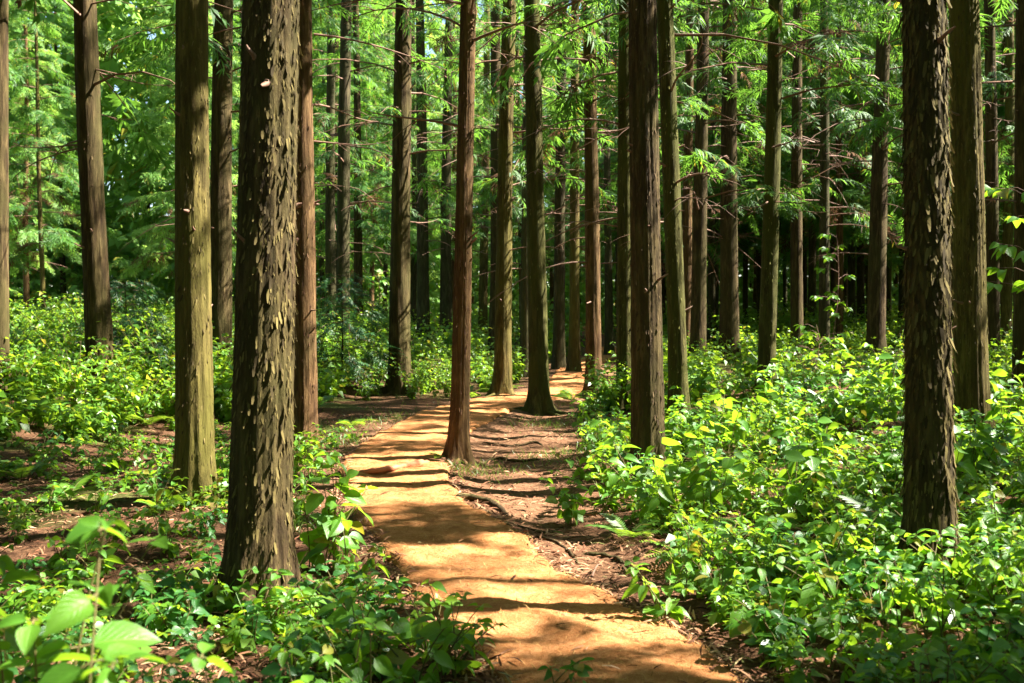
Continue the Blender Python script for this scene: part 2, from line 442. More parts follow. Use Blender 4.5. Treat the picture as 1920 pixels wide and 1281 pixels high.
# ------------------------------------------------------------------ sunlit openings in the canopy, as patches on the ground
ZONES = []
def lit_px(px, py, r): x, y = flat(px, py); ZONES.append((x, y, r - .10 if r < .3 else r))
def lit_line(base, top, r, h0, h1, step=.28):
    for h in np.arange(h0, h1, step):
        p = base + (top - base) * (h / max(top[2] - base[2], .1)); g = p - SUN * (p[2] / SUN[2]); ZONES.append((g[0], g[1], r))
for a in ((770, 905, .30), (700, 925, .26), (820, 895, .26), (950, 935, .30), (1020, 925, .22), (905, 945, .18), (910, 1022, .15), (1030, 1052, .13), (790, 1045, .12), (930, 1180, .14),
          (680, 800, .3), (1070, 715, .8), (1140, 685, .9), (640, 800, .30), (750, 830, .12), (600, 930, .28), (600, 1010, .22), (950, 800, .25),
          (330, 1010, .28), (380, 1050, .25), (150, 950, .35), (60, 1010, .45), (40, 1130, .40), (120, 1200, .30), (250, 1160, .25), (330, 1200, .22), (620, 950, .3), (560, 1090, .2), (700, 1110, .2),
          (1060, 845, .35), (1110, 770, .5)):
    lit_px(*a)
for px, py, r in ((1300, 900, .40), (1380, 870, .6), (1470, 900, .6), (1560, 900, .6), (1650, 930, .5), (1400, 820, .8), (1500, 820, .8), (1600, 830, .7), (1330, 960, .30), (1480, 970, .4), (1580, 985, .35),
                  (1350, 770, 1.0), (1480, 760, 1.2), (1880, 920, .5), (1850, 1000, .3), (1230, 870, .5), (1900, 760, .8)):
    lit_px(px, py, r * .9); x, y = flat(px, py, .6); ZONES.append((x - .6 * SUN[0] / SUN[2], y, r * .9))
for x, y, z, r in ((-.85, 2.0, 1.2, .6), (-1.0, 2.5, 1.1, .6), (-.7, 2.4, .9, .45), (-1.1, 3.2, .6, .4), (-1.6, 4.2, .4, .5)):
    ZONES.append((x - z * SUN[0] / SUN[2], y - z * SUN[1] / SUN[2], r * 1.15))
for x in np.arange(-13, -3.5, 1.6):
    for y in np.arange(13, 34, 1.8):
        if rng.random() < .62: ZONES.append((x, y, .8))
for x in np.arange(-4, 5, 1.7):
    for y in np.arange(24, 40, 2.2):
        if rng.random() < .65: ZONES.append((x, y, .85))

def keep(P, leak=.05):
    """False for foliage whose shadow would fall into a sunlit patch"""
    g = P - SUN * (P[:, 2:3] / SUN[2])
    z = np.array(ZONES)
    inside = (((g[:, None, :2] - z[None, :, :2]) ** 2).sum(-1) < ((z[None, :, 2] + .26) ** 2)).any(1)
    return ~inside | (rng.random(len(P)) < leak)

# ------------------------------------------------------------------ trees: shapes
def spray_mesh(n_side, strands, width, seed):
    """one drooping cedar branchlet along +x, hanging towards -z"""
    r = np.random.default_rng(seed); V, F = [], []
    def strand(p, d, ln, w, droop):
        d = d / np.linalg.norm(d); sd = np.cross(d, [r.normal(0, .4), r.normal(0, .4), 1.0]); sd /= np.linalg.norm(sd)
        b = len(V); q = p + d * ln * .5 + np.array([0, 0, -.10 * ln * droop]); e = p + d * ln + np.array([0, 0, -.42 * ln * droop])
        V.extend([p, q + sd * w, q - sd * w, e]); F.extend([[b, b + 1, b + 2], [b + 1, b + 3, b + 2]])
    ax = lambda t: np.array([t, .06 * math.sin(3 * t), .05 * t - .32 * t * t])
    for k in range(n_side):
        t = (k + .6) / n_side; sgn = 1 if k % 2 else -1; p = ax(t)
        ln = .46 * (1 - .62 * t) * r.uniform(.8, 1.2)
        for s in range(strands):
            ang = sgn * (R(48) + (s - (strands - 1) / 2) * R(26) + r.normal(0, .12))
            strand(p + np.array([0, 0, -.01 * s]), np.array([math.cos(ang), math.sin(ang), r.uniform(-.30, .16)]), ln * r.uniform(.7, 1.05), width * (.7 + .6 * (1 - t)), r.uniform(.6, 1.4))
    strand(ax(.05), np.array([1, .03, -.15]), .95, width * .5, .6)
    return np.array(V), np.array(F)
SPRAY = [spray_mesh(12, 3, .019, s) for s in (1, 2, 3)]
SPRAY_SHADE = [spray_mesh(7, 1, .080, s) for s in (6, 7)]
SPRAY_LO = [spray_mesh(8, 2, .055, s) for s in (4, 5)]

def limb_curve(L, az, h, up, droop, n=5):
    t = np.linspace(0, 1, n)
    bend = az + np.random.default_rng(int(abs(h) * 1000) % 9999).normal(0, .15) * t
    return np.stack([np.cos(bend) * L * t, np.sin(bend) * L * t, h + up * L * t - droop * L * t * t], -1)

def crown_data(seed, H0, H1, Rad, n_limb, per, lo=False, dead=.12, lean=(0, 0), origin=None, cull=False, wood_r=.016, size=(.55, .95), low_dead=1.8, leak=.05):
    r = np.random.default_rng(seed)
    P, D, S, Md = [], [], [], []; wood = []
    for k in range(n_limb):
        u = ((k + r.random()) / n_limb) ** .9; h = H0 + (H1 - H0) * u
        L = Rad * (1 - .80 * u) * r.uniform(.7, 1.15) + .3; az = k * 2.39996 + r.normal(0, .3)
        c = limb_curve(L, az, h, r.uniform(.05, .35), r.uniform(.25, .55))
        c[:, 0] += lean[0] * h; c[:, 1] += lean[1] * h
        wood.append(tube(c, np.linspace(wood_r * (1.6 - u), .004, 5), 3))
        is_dead = False
        m = max(3, int(per * (1 - .55 * u)))
        t = r.uniform(.22, 1.02, m); i = np.clip(t * 4, 0, 3.999); i0 = i.astype(int); f = (i - i0)[:, None]
        p = c[i0] * (1 - f) + c[i0 + 1] * f + r.normal(0, .06, (m, 3))
        a2 = az + r.normal(0, .75, m); pitch = r.uniform(-.75, .12, m)
        P.append(p); D.append(np.stack([np.cos(a2) * np.cos(pitch), np.sin(a2) * np.cos(pitch), np.sin(pitch)], -1))
        S.append(r.uniform(size[0], size[1], m) * (1 - .35 * u)); Md.append(r.random(m) < np.where(t < .45, 2.2, .4) * dead * max(.2, 1.6 - 3 * u))
    P, D, S, Md = np.concatenate(P), np.concatenate(D), np.concatenate(S), np.concatenate(Md)
    if cull:
        ctr = P + D * S[:, None] * .45 + np.asarray(origin)
        k = keep(ctr, leak); P, D, S, Md = P[k], D[k], S[k], Md[k]
    up = np.array([0, 0, 1.0]) + r.normal(0, .35, P.shape)
    M = frames(P, D, up, S)
    protos = SPRAY_SHADE if lo == 2 else SPRAY_LO if lo else SPRAY
    w = r.integers(0, len(protos), len(P)); out = []
    for q, (pv, pf) in enumerate(protos):
        for dd in (0, 1):
            k = (w == q) & (Md == bool(dd))
            if k.any(): out.append((*join(pv, pf, M[k]), dd))
    V, F, mi = cat_meshes(out)
    wv, wf, _ = cat_meshes([(a, b, 0) for a, b in wood])
    return V, F, mi, wv, wf

def trunk_data(r0, H, lean, seg, dz_lo, h_fine, flare, seed, rough=.035, curve=.0):
    r = np.random.default_rng(seed)
    hs = np.concatenate([np.arange(-.35, h_fine, dz_lo), np.linspace(h_fine, H, 14)])
    th = np.linspace(0, 2 * math.pi, seg, endpoint=False)
    Hh, T = np.meshgrid(hs, th, indexing='ij')
    rad = r0 * np.where(Hh < 1.4, 1 + (1.4 - Hh) * .03, 1 - (Hh - 1.4) * .62 / (H - 1.4))
    nb = r.integers(4, 7); ph = r.uniform(0, 6.28)
    but = 1 + .75 * np.cos(nb * T + ph + .9 * np.sin(T + ph)) + .3 * np.cos((nb + 3) * T + 2 * ph)
    rad = rad * (1 + flare * np.exp(-np.maximum(Hh + .05, 0) / .16) * but + .25 * flare * np.exp(-np.maximum(Hh, 0) / .55))
    rel = np.zeros_like(rad)
    for q in range(9):                                        # long furrows that wander up the trunk
        k = r.integers(3, 6 + seg // 4); rel += np.sin(k * T + r.uniform(.2, 1.4) * Hh + r.uniform(0, 6) + 1.3 * np.sin(Hh * r.uniform(.6, 2.4) + r.uniform(0, 6))) / 3
    rad = rad * (1 + rough * rel + rough * .35 * r.normal(0, 1, rad.shape) * (seg > 20))
    cx = curve * np.sin(Hh * .42 + ph) - curve * math.sin(ph); cy = .6 * curve * np.cos(Hh * .37 + ph)
    V = np.stack([rad * np.cos(T) + lean[0] * Hh + cx, rad * np.sin(T) + lean[1] * Hh + cy, Hh], -1).reshape(-1, 3)
    n = len(hs); i = np.arange(n - 1)[:, None]; j = np.arange(seg)[None]; j2 = (j + 1) % seg
    F = np.stack([i * seg + j, i * seg + j2, (i + 1) * seg + j2, (i + 1) * seg + j], -1).reshape(-1, 4)
    return V, F, hs, th
    
FLK_V, FLK_F = [], np.array([[0, 1, 3, 2], [2, 3, 5, 4], [4, 5, 7, 6]])
for w0, w1, w2, w3, lift, curl in ((.07, .09, .07, .02, .09, .03), (.06, .09, .095, .04, .20, .05), (.05, .06, .05, .015, .05, -.01), (.08, .10, .06, .03, .12, -.04)):
    # local x points down the trunk, y across, z out of the bark
    FLK_V.append(np.array([[0, -w0, 0], [0, w0, 0], [.35, -w1, .03 + lift * .2], [.35, w1, .05 + lift * .2], [.72, -w2, lift * .6 + curl], [.72, w2, lift * .5], [1, -w3, lift + curl], [1, w3, lift]]))

def flake_frames(n, r0, H, lean, flare, hmax, r, curveV, hs, seg, size):
    """random spots on the trunk surface"""
    h = r.uniform(.02, hmax, n); j = r.integers(0, seg, n); i = np.clip(np.searchsorted(hs, h), 1, len(hs) - 1)
    f = ((h - hs[i - 1]) / (hs[i] - hs[i - 1]))[:, None]
    G = curveV.reshape(len(hs), seg, 3)
    p = G[i - 1, j] * (1 - f) + G[i, j] * f
    th = 2 * math.pi * j / seg
    nrm = np.stack([np.cos(th), np.sin(th), np.zeros(n)], -1)
    d = np.stack([r.normal(0, .13, n), r.normal(0, .13, n), -np.ones(n)], -1)
    return frames(p - nrm * .003, d, nrm, size), p, nrm

# dead side branches, shared between trees (local +x away from the trunk)
def branch_mesh(seed):
    r = np.random.default_rng(seed); L = r.uniform(.9, 2.2); n = 8; t = np.linspace(0, 1, n)
    up, dr = r.uniform(-.05, .30), r.uniform(.15, .5)
    c = np.stack([L * t, .10 * L * np.sin(2.6 * t + r.uniform(0, 3)) * t, L * (up * t - dr * t * t + (.25 * t ** 3 if r.random() < .5 else 0))], -1)
    parts = [(*tube(c, np.linspace(.017, .004, n), 5), 0)]
    for k in range(r.integers(3, 7)):
        q = r.integers(2, n - 1); s = r.choice([-1, 1]); l2 = r.uniform(.2, .55) * L * .6; t2 = np.linspace(0, 1, 4)[:, None]
        d = np.array([r.uniform(.3, .9), s * r.uniform(.4, .9), r.uniform(-.5, .3)])
        parts.append((*tube(c[q] + d * t2 * l2 + np.array([0, 0, -.3 * l2]) * t2 ** 2, np.linspace(.007, .002, 4), 3), 0))
    V, F, mi = cat_meshes(parts)
    return mesh_np('branch', V, F, [M_TWIG], smooth=True)
BRANCH = [branch_mesh(s) for s in range(20, 32)]

def sprout_mesh(seed, mat):
    r = np.random.default_rng(seed); n = 9
    a = r.uniform(-.9, .9, n); pit = r.uniform(-.5, .5, n)
    D = np.stack([np.cos(a) * np.cos(pit), np.sin(a) * np.cos(pit), np.sin(pit)], -1)
    M = frames(D * r.uniform(0, .25, (n, 1)), D, np.array([0, 0, 1.0]) + r.normal(0, .3, (n, 3)), r.uniform(.25, .5, n))
    V, F = join(*SPRAY[seed % 3], M)
    return mesh_np('sprout', V, F, [mat])
SPROUT = [sprout_mesh(s, M_NEEDLE) for s in (1, 2, 3)]

# ------------------------------------------------------------------ the trees that can be told apart
# base x, base y, width at eye level, x where the trunk leaves the frame (all read off the photo), bark, crown base, flakes, label
TREES = [
    (-8, 735, 44, 0, 'brown', 7, 0, 'dark cedar trunk cut off by the left edge of the picture'),
    (192, 742, 46, 170, 'brown', 5.2, 150, 'brown cedar rising from sunny bushes at far left'),
    (366, 938, 64, 364, 'moss', 7.5, 900, 'smooth yellow green cedar left of the thickest trunk'),
    (412, 716, 42, 432, 'brown', 5.6, 300, 'brown cedar half hidden behind the thickest trunk on its left'),
    (485, 1122, 108, 506, 'brown', 8.5, 2000, 'thickest cedar trunk in front with golden peeling bark, left of path'),
    (572, 838, 43, 572, 'red', 7, 500, 'reddish bare cedar just right of the thickest trunk'),
    (643, 668, 26, 653, 'grey', 4.6, 150, 'slim cedar with flecked bark behind the dark young fir'),
    (622, 655, 20, 624, 'grey', 4.6, 60, 'slim cedar close beside the flecked trunk behind the young fir'),
    (673, 632, 17, 668, 'brown', 4.4, 0, 'thin far cedar between young fir and dark stout cedar'),
    (749, 737, 38, 756, 'brown', 5.4, 240, 'dark stout cedar left of the bend in the path'),
    (795, 646, 23, 786, 'grey', 4.6, 60, 'far grey cedar right of the dark stout cedar'),
    (836, 648, 22, 844, 'grey', 4.6, 120, 'far pale flecked cedar behind the leaning red cedar'),
    (860, 866, 33, 884, 'red', 7.5, 700, 'leaning slender red cedar with flared foot at the path edge'),
    (905, 640, 17, 912, 'moss', 4.4, 60, 'thin far cedar just right of the leaning red cedar'),
    (942, 741, 31, 958, 'moss', 5.5, 320, 'mossy flecked cedar on the left of the far path bend'),
    (928, 672, 24, 932, 'brown', 4.8, 60, 'cedar close behind the mossy flecked cedar at the bend'),
    (986, 706, 22, 984, 'grey', 5, 60, 'grey cedar half hidden behind the green footed cedar'),
    (1012, 776, 35, 993, 'green', 6.3, 260, 'green mossy cedar with spreading foot between mat and bare soil'),
    (1048, 692, 22, 1052, 'grey', 4.8, 120, 'grey cedar on the near side of the farthest path stretch'),
    (1077, 699, 20, 1080, 'moss', 4.9, 100, 'narrow mossy cedar left of the dark cedar by the far path'),
    (1113, 747, 28, 1108, 'red', 5.5, 360, 'dark red footed cedar on the right edge of the far path'),
    (1142, 668, 15, 1138, 'grey', 4.4, 0, 'thin far cedar standing right behind the end of the path'),
    (1172, 768, 30, 1168, 'green', 5.8, 420, 'green flecked cedar half hidden behind a broad brown trunk'),
    (1216, 905, 57, 1206, 'brown', 7.5, 1100, 'broad brown cedar rising out of leafy plants right of path'),
    (1274, 803, 34, 1250, 'green', 6, 700, 'cedar with bright green lit edge right of the broad brown trunk'),
    (1286, 672, 20, 1290, 'red', 4.7, 0, 'reddish far cedar seen just behind the bright edged cedar'),
    (1308, 690, 29, 1315, 'brown', 4.9, 300, 'speckled brown cedar left of the straight dark cedar'),
    (1334, 640, 14, 1336, 'grey', 4.3, 0, 'thin far cedar between speckled and straight dark cedars'),
    (1368, 680, 35, 1364, 'brown', 5.0, 120, 'straight dark cedar with smooth bark beyond the sunny bank'),
    (1436, 742, 31, 1443, 'green', 5.5, 420, 'cedar with glowing mossy lower trunk and green sprout'),
    (1494, 665, 23, 1492, 'brown', 4.6, 60, 'dark far cedar right of the sprouting mossy cedar'),
    (1545, 672, 20, 1542, 'grey', 4.6, 60, 'narrow far cedar behind the broadleaf sapling'),
    (1642, 684, 33, 1648, 'brown', 4.9, 120, 'stout far cedar with lit right edge, left of shaggy front trunk'),
    (1597, 632, 14, 1594, 'grey', 4.2, 0, 'thin far trunk left in a close pair of cedars'),
    (1614, 630, 14, 1612, 'brown', 4.2, 0, 'thin far trunk right in a close pair of cedars'),
    (1745, 1082, 80, 1722, 'brown', 8.5, 2000, 'front cedar with shaggy curling bark strips on the right side'),
    (1822, 815, 58, 1800, 'moss', 7, 1100, 'dark cedar with green glowing edge behind the shaggy trunk'),
    (1862, 680, 24, 1848, 'brown', 4.8, 60, 'dark far cedar right of the green edged cedar'),
    (1886, 660, 20, 1882, 'moss', 4.6, 60, 'far cedar with lit mossy foot near the right edge'),
    (1918, 745, 34, 1910, 'brown', 5.5, 60, 'dark cedar on the right edge of the picture'),
]
LITTREE = {2: (0, 3.2, .20), 4: (0.1, 6.2, .26), 5: (0, 1.6, .18), 12: (.2, 4.6, .22), 14: (1, 5, .22), 20: (0, 3, .2), 22: (0, 4.5, .2), 23: (1.2, 3.2, .14), 24: (.2, 5, .26), 26: (0.5, 5, .25), 29: (0, 4, .3), 32: (0, 4, .3), 35: (0.2, 6, .32), 36: (.6, 7, .28), 38: (0, 2, .3), 9: (3.5, 6, .2)}
SHORT = {1: 'far left brown cedar', 2: 'yellow green cedar', 4: 'thickest trunk', 5: 'reddish bare cedar', 9: 'dark stout cedar', 12: 'leaning red cedar', 17: 'green footed cedar', 20: 'red footed cedar',
         23: 'broad brown trunk', 28: 'straight dark cedar', 29: 'sprouting mossy cedar', 32: 'stout far cedar', 35: 'shaggy trunk', 36: 'green edged cedar'}
REFS = sorted((TREES[i][0], v) for i, v in SHORT.items())
def gap(x, y):
    px = 960 + FPX * x / max(y, .5)
    lo = [v for p, v in REFS if p <= px]; hi = [v for p, v in REFS if p > px]
    return f'left of the {hi[0]}' if not lo else f'right of the {lo[-1]}' if not hi else f'between {lo[-1]} and {hi[0]}'
tree_info = []
for bx, by, w, tx, bark, cb, nf, lab in TREES:
    b = hit(bx, by); d = b[1]
    ztop = EYE + 590 / FPX * d
    lean = ((tx - 960) / FPX * d - b[0]) / (ztop - b[2])
    r0 = .5 * w / FPX * d
    tree_info.append((b, d, lean, r0, bark, cb, nf, lab))
nz_ = len(ZONES)
for i, (h0, h1, r) in LITTREE.items():
    b, d, lean, r0 = tree_info[i][:4]
    top = b + np.array([lean * 10, 0, 10.0]); lit_line(b + np.array([r0 * .6, 0, 0]), top + np.array([r0 * .6, 0, 0]), r * .9, h0 + .01, h1)
TREEZONES = ZONES[nz_:]

def build_tree(i, b, d, lean, r0, bark, cb, nf, lab, group=None, seen=True):
    r = np.random.default_rng(100 + i)
    H = r.uniform(17, 20.5)
    t = thing('cedar_tree', tuple(b), lab, 'tree', group)
    near = d < 13 and seen; mid = d < 24 and seen
    seg = 76 if near else 40 if mid else 14
    hfine = min(1.6 + .31 * d, 9) if seen else 2
    ly = r.normal(0, .008)
    ln = (lean, ly)
    flare = {12: .75, 17: .8, 20: .6, 14: .6}.get(i, r.uniform(.38, .65))
    V, F, hs, th = trunk_data(r0, H, ln, seg, .05 if near else .12 if mid else .5, hfine, flare, 200 + i, .030 if near else .035, (.018 if i == 12 else r.uniform(.008, .035)) if seen else .05)
    tr = link('trunk', mesh_np('trunk', V, F, [BARK[bark]], smooth=True), t)
    if nf:
        fb = 'moss' if i in (4, 35) else bark
        n = int(nf * (3.0 if i in (4, 35) else 2.4)); sc = (.020 + .052 * r.random(n) ** 1.7) * (1.55 if i == 35 else 1.2 if i == 4 else .95)
        M, p, nrm = flake_frames(n, r0, H, ln, flare, hfine, r, V, hs, seg, sc)
        single = np.zeros(n, bool)
        if i in (2, 4, 35):                              # the largest flakes that face the viewer are pieces of their own
            face = nrm[:, 1] < .15
            idx = np.where(face)[0]; idx = idx[np.argsort(-sc[idx])][:110 if i != 2 else 50]; single[idx] = True
        out = []; q = r.integers(0, 4, n)
        for k in range(4):
            s = (q == k) & ~single
            if s.any(): out.append((*join(FLK_V[k], FLK_F, M[s]), 0))
        fv, ff, _ = cat_meshes(out)
        fo = link('bark_flakes', mesh_np('bark_flakes', fv, ff, [FLAKE[fb]]), tr); fo['kind'] = 'stuff'
        for k in np.where(single)[0]:
            o = link('bark_flake', FLAKE_ME[fb][q[k]], tr); o.matrix_local = Matrix(M[k].tolist())
    if seen and d < 24:
        for k in range(7 if i in (12, 17, 20) else 5):       # roots that spread from the foot, half sunk in the litter
            a = r.uniform(0, 6.28); L = r.uniform(1.2, 3.2) * r0 + (.25 if i in (12, 17) else .05); q = np.linspace(0, 1, 8); bend = r.normal(0, .5)
            rx = np.cos(a + bend * q) * (r0 * .75 + L * q); ry = np.sin(a + bend * q) * (r0 * .75 + L * q)
            hz = zg(b[0] + rx, b[1] + ry) - b[2]; rr = r0 * .30 * (1 - .72 * q) * (1 + .12 * np.sin(9 * q + a))
            v, f = tube(np.stack([rx, ry, hz + (.5 * r0 + .02) * (1 - q) ** 3 - .25 * rr - .03 * q ** 3], -1), rr, 8)
            link('root', mesh_np('root', v, f, [BARK[bark]], smooth=True), t)
        G3 = V.reshape(len(hs), seg, 3)
        for k in range(r.integers(4, 9)):
            hh = r.uniform(1.2, hfine); ii = int(np.searchsorted(hs, hh)); jj = int(r.integers(0, seg)); az = 2 * math.pi * jj / seg; s_ = r.uniform(.5, 1.3)
            p = G3[min(ii, len(hs) - 1), jj]; link('branch_stub', STUB[k % 3], t, tuple(p), (0, r.normal(-.1, .3), az), (s_, s_, s_))
    # crown
    if d > 14 and seen: cb -= .9
    shade = b[1] < 38
    Rad = r.uniform(2.1, 2.9) if seen else r.uniform(2.6, 3.3)
    if shade:
        V, F, mi, wv, wf = crown_data(300 + i, cb, H, Rad, 50, 11 if d < 20 else 9, lo=2 if (d < 9 or not seen) else d < 17, dead=.08, lean=ln, origin=b, cull=True, leak=.05 if d < 16 else .25)
        cme = mesh_np('crown', V, F, [M_NEEDLE, M_DEAD], mi=mi); wme = mesh_np('limbs', wv, wf, [M_TWIG], smooth=True)
        c = link('crown', cme, t); link('limbwork', wme, c)['kind'] = 'stuff'
    else:
        k = i % 4; c = link('crown', CROWN[k][0], t, (lean * 8, 0, cb - 4.4), (0, 0, r.uniform(0, 6.28)), (1, 1, 1)); link('limbwork', CROWN[k][1], c)['kind'] = 'stuff'
    # dead lower branches
    if seen and d > 11:
        lo = max(2.4, min(cb - 2.6, 3.6)); hi = min(cb + 2.2, 1.6 + .30 * d)
        nb = 0 if hi < lo + .5 else int(r.integers(5, 10) if d < 32 else r.integers(3, 6))
        for k in range(nb):
            h = r.uniform(lo, hi); az = r.uniform(0, 6.28); s = r.uniform(.7, 1.15)
            rr = r0 * .8
            link('branch', BRANCH[r.integers(0, len(BRANCH))], t, (lean * h + rr * math.cos(az), ly * h + rr * math.sin(az), h), (0, r.normal(0, .15), az), (s, s, s))
    return t

STUB = []
for k in range(3):
    L = (.05, .09, .16)[k]; q = np.linspace(0, 1, 5); v, f = tube(np.stack([-.02 + L * q, .01 * np.sin(4 * q + k), .02 * q * q], -1), np.array([.024, .016, .013, .011, .004]) * (1.1 - .15 * k), 7)
    STUB.append(mesh_np('branch_stub', v, f, [M_TWIG], smooth=True))
FLAKE_ME = {bk: [mesh_np('bark_flake', v, FLK_F, [FLAKE[bk]]) for v in FLK_V] for bk in ('brown', 'moss')}
CROWN = []
for k in range(4):
    V, F, mi, wv, wf = crown_data(500 + k, 4.2, 18.0, rng.uniform(1.9, 2.6), 58, 21, dead=.11 if k % 2 else .04, size=(.55, 1.0))
    CROWN.append((mesh_np('crown', V, F, [M_NEEDLE, M_DEAD], mi=mi), mesh_np('limbs', wv, wf, [M_TWIG], smooth=True)))

for k in (0,):                                            # same crown in paler leaves: sunny glow of the far wood put into colour
    me = CROWN[k][0].copy(); me.materials[0] = M_PALE_GLOW; CROWN.append((me, CROWN[k][1]))
trees = []
for i, a in enumerate(tree_info): trees.append(build_tree(i, *a))
spots = [t[0][:2] for t in tree_info]
# fresh sprouts growing straight from a few trunks
for i, h, az, s in ((29, 3.25, -2.2, 1.3), (29, 3.05, -.7, 1.2), (24, 4.3, -.5, .8), (12, 5.0, -.9, .7), (12, 3.7, -.6, .45), (22, 4.9, -.8, .5), (20, 5.7, -1.6, 1.2), (36, 4.6, -.4, 1.0)):
    b, d, lean, r0 = tree_info[i][:4]
    link('sprout', SPROUT[i % 3], trees[i], (lean * h + r0 * .9 * math.cos(az), r0 * .9 * math.sin(az), h), (0, -.1, az), (s, s, s))

# ------------------------------------------------------------------ the rest of the stand
FAR_TRUNK = [[mesh_np('trunk', *trunk_data(.16, 19, (0, 0), 14, .5, 10, .3, 700 + k, .04, .06)[:2], [BARK[bk]], smooth=True) for k in range(2)] for bk in ('brown', 'grey', 'moss', 'red')]
def place_ok(x, y, md):
    return all((x - a) ** 2 + (y - b) ** 2 > md * md for a, b in spots)
def far_tree(x, y, label, group, seed, crown_drop=0.0, s=1.0, pale=False):
    r = np.random.default_rng(seed); spots.append((x, y))
    t = thing('cedar_tree', (x, y, float(zg(x, y))), label, 'tree', group, r.uniform(0, 6.28), s)
    t.rotation_euler = (r.normal(0, .012), r.normal(0, .012), r.uniform(0, 6.28))
    w = r.uniform(.6, 1.1)
    link('trunk', FAR_TRUNK[r.integers(0, 4)][r.integers(0, 2)], t, scale=(w, w, 1))
    k = r.integers(0, 4) if not pale else 4; c = link('crown', CROWN[k][0], t, (0, 0, -crown_drop), (0, 0, r.uniform(0, 6.28))); link('limbwork', CROWN[k][1], c)
    if y < 55 and y > 0:
        for q in range(4):
            h = r.uniform(2.6, 6.5); az = r.uniform(0, 6.28)
            link('branch', BRANCH[r.integers(0, len(BRANCH))], t, (.12 * math.cos(az), .12 * math.sin(az), h), (0, r.normal(0, .15), az))
LFAR = {'l': 'cedar in the bright distant wood at the left of the picture', 'm': 'slender distant cedar in the sunny wood beyond the path', 'r': 'thin distant cedar in the dim crowded stand at right'}
GFAR = {'l': 'distant cedars at left', 'm': 'distant cedars beyond the path', 'r': 'distant cedars at right'}
cnt = 0
for k in range(4000):
    y = rng.uniform(30, 74); x = rng.uniform(-.52, .52) * y * 1.02
    u = x / y
    z = 'l' if u < -.2 else 'm' if u < .1 else 'r'
    md = {'l': 5.6, 'm': 3.7, 'r': 2.3}[z] * (1 if y < 52 else 1.1)
    if z != 'r' and y < 38: continue
    if y < 40 and abs(x - np.interp(y, PC[:, 1], PC[:, 0])) < 1.6: continue
    if not place_ok(x, y, md): continue
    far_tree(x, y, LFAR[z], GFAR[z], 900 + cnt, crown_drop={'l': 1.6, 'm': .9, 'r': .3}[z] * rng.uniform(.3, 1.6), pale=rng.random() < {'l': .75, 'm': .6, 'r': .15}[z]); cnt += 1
    if cnt >= 240: break
byg = {}
for o in bpy.data.objects:
    if o.get('group') in GFAR.values(): byg.setdefault(gap(o.location.x, o.location.y), []).append(o)
ORD = ['leftmost', 'second from left', 'third from left', 'fourth from left', 'fifth from left', 'sixth from left', 'seventh from left', 'eighth from left', 'ninth from left', 'tenth from left'] + [f'{k}th from left' for k in range(11, 40)]
for g, os_ in byg.items():
    os_.sort(key=lambda o: o.location.x / o.location.y)
    for k, o in enumerate(os_): o['label'] = ('thin distant cedar seen ' + g) if len(os_) == 1 else f'{ORD[k]} distant cedar seen {g}'
print('far trees', cnt)

# trees outside the frame whose crowns roof the place
side = 0
PRIOR = ZONES[:12] + TREEZONES
for k in range(3000):
    x = rng.uniform(-16, 27); y = rng.uniform(-10, 27)
    if y > -1 and abs(x) < .5 * y + 1.0: continue
    if math.hypot(x, y) < 2.2: continue
    md = 2.35 if x > 0 and -3 < y < 11 else 3.0 if x > 0 else 3.4
    if not place_ok(x, y, md): continue
    dx = np.array([[p[0] - x, p[1] - y] for p in PRIOR]); hd = -SUN[:2] / np.linalg.norm(SUN[:2])
    al = dx @ hd; ac = np.abs(dx @ np.array([-hd[1], hd[0]]))
    if ((al > 0) & (al < 13) & (ac < .26)).any(): continue
    spots.append((x, y)); b = np.array([x, y, float(zg(x, y))])
    if x > 0 and y > -6:
        build_tree(1000 + side, b, 10.0, 0.0, rng.uniform(.11, .17), 'brown', rng.uniform(6, 8), 0, 'cedar standing outside the picture to the right of the path', 'cedars outside the picture at right', seen=False)
    else:
        far_tree(x, y, 'cedar standing outside the picture behind or left of the path', 'cedars outside the picture behind or left', 5000 + side, crown_drop=-3.0)
    side += 1
    if side >= 125: break
print('side trees', side)

# the wood goes on all round: a far mass that closes the view, and the same behind and beside the camera
def wood_mass(name, label, x, y, h, size, seed, mat=M_NEEDLE):
    r = np.random.default_rng(seed); n = len(x)
    a = r.uniform(0, 6.28, n); D = np.stack([np.cos(a), np.sin(a), r.uniform(-.7, .1, n)], -1)
    M = frames(np.stack([x, y, zg(x, y) + h], -1), D, np.array([0, 0, 1.0]) + r.normal(0, .4, (n, 3)), r.uniform(*size, n))
    V, F = join(*spray_mesh(5, 2, .11, 9), M)
    tag(link(name, mesh_np(name, V, F, [mat])), label, 'wood', kind='stuff')
_r = np.random.default_rng(77)
y_ = _r.uniform(76, 100, 8800); x_ = _r.uniform(-.66, .66, 8800) * y_
wood_mass('distant_wood', 'pale green wood closing the view behind all trunks', x_, y_, 36 * _r.random(8800) ** 1.25, (1.6, 3.2), 1, M_PALE_GLOW)
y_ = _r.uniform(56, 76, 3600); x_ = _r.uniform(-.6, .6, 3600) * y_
wood_mass('distant_thicket', 'low leafy thicket on the ground behind the farthest trunks', x_, y_, 6 * _r.random(3600) ** 1.4, (.8, 1.5), 3, M_PALE_GLOW)
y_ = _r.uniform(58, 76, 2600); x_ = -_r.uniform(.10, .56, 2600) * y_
wood_mass('distant_grove', 'pale leafy grove filling the far upper left', x_, y_, 3 + 24 * _r.random(2600), (1.6, 3.0), 4, M_PALE_GLOW)
n_ = 5200; a_ = _r.uniform(R(130), R(410), n_); d_ = _r.uniform(34, 48, n_)
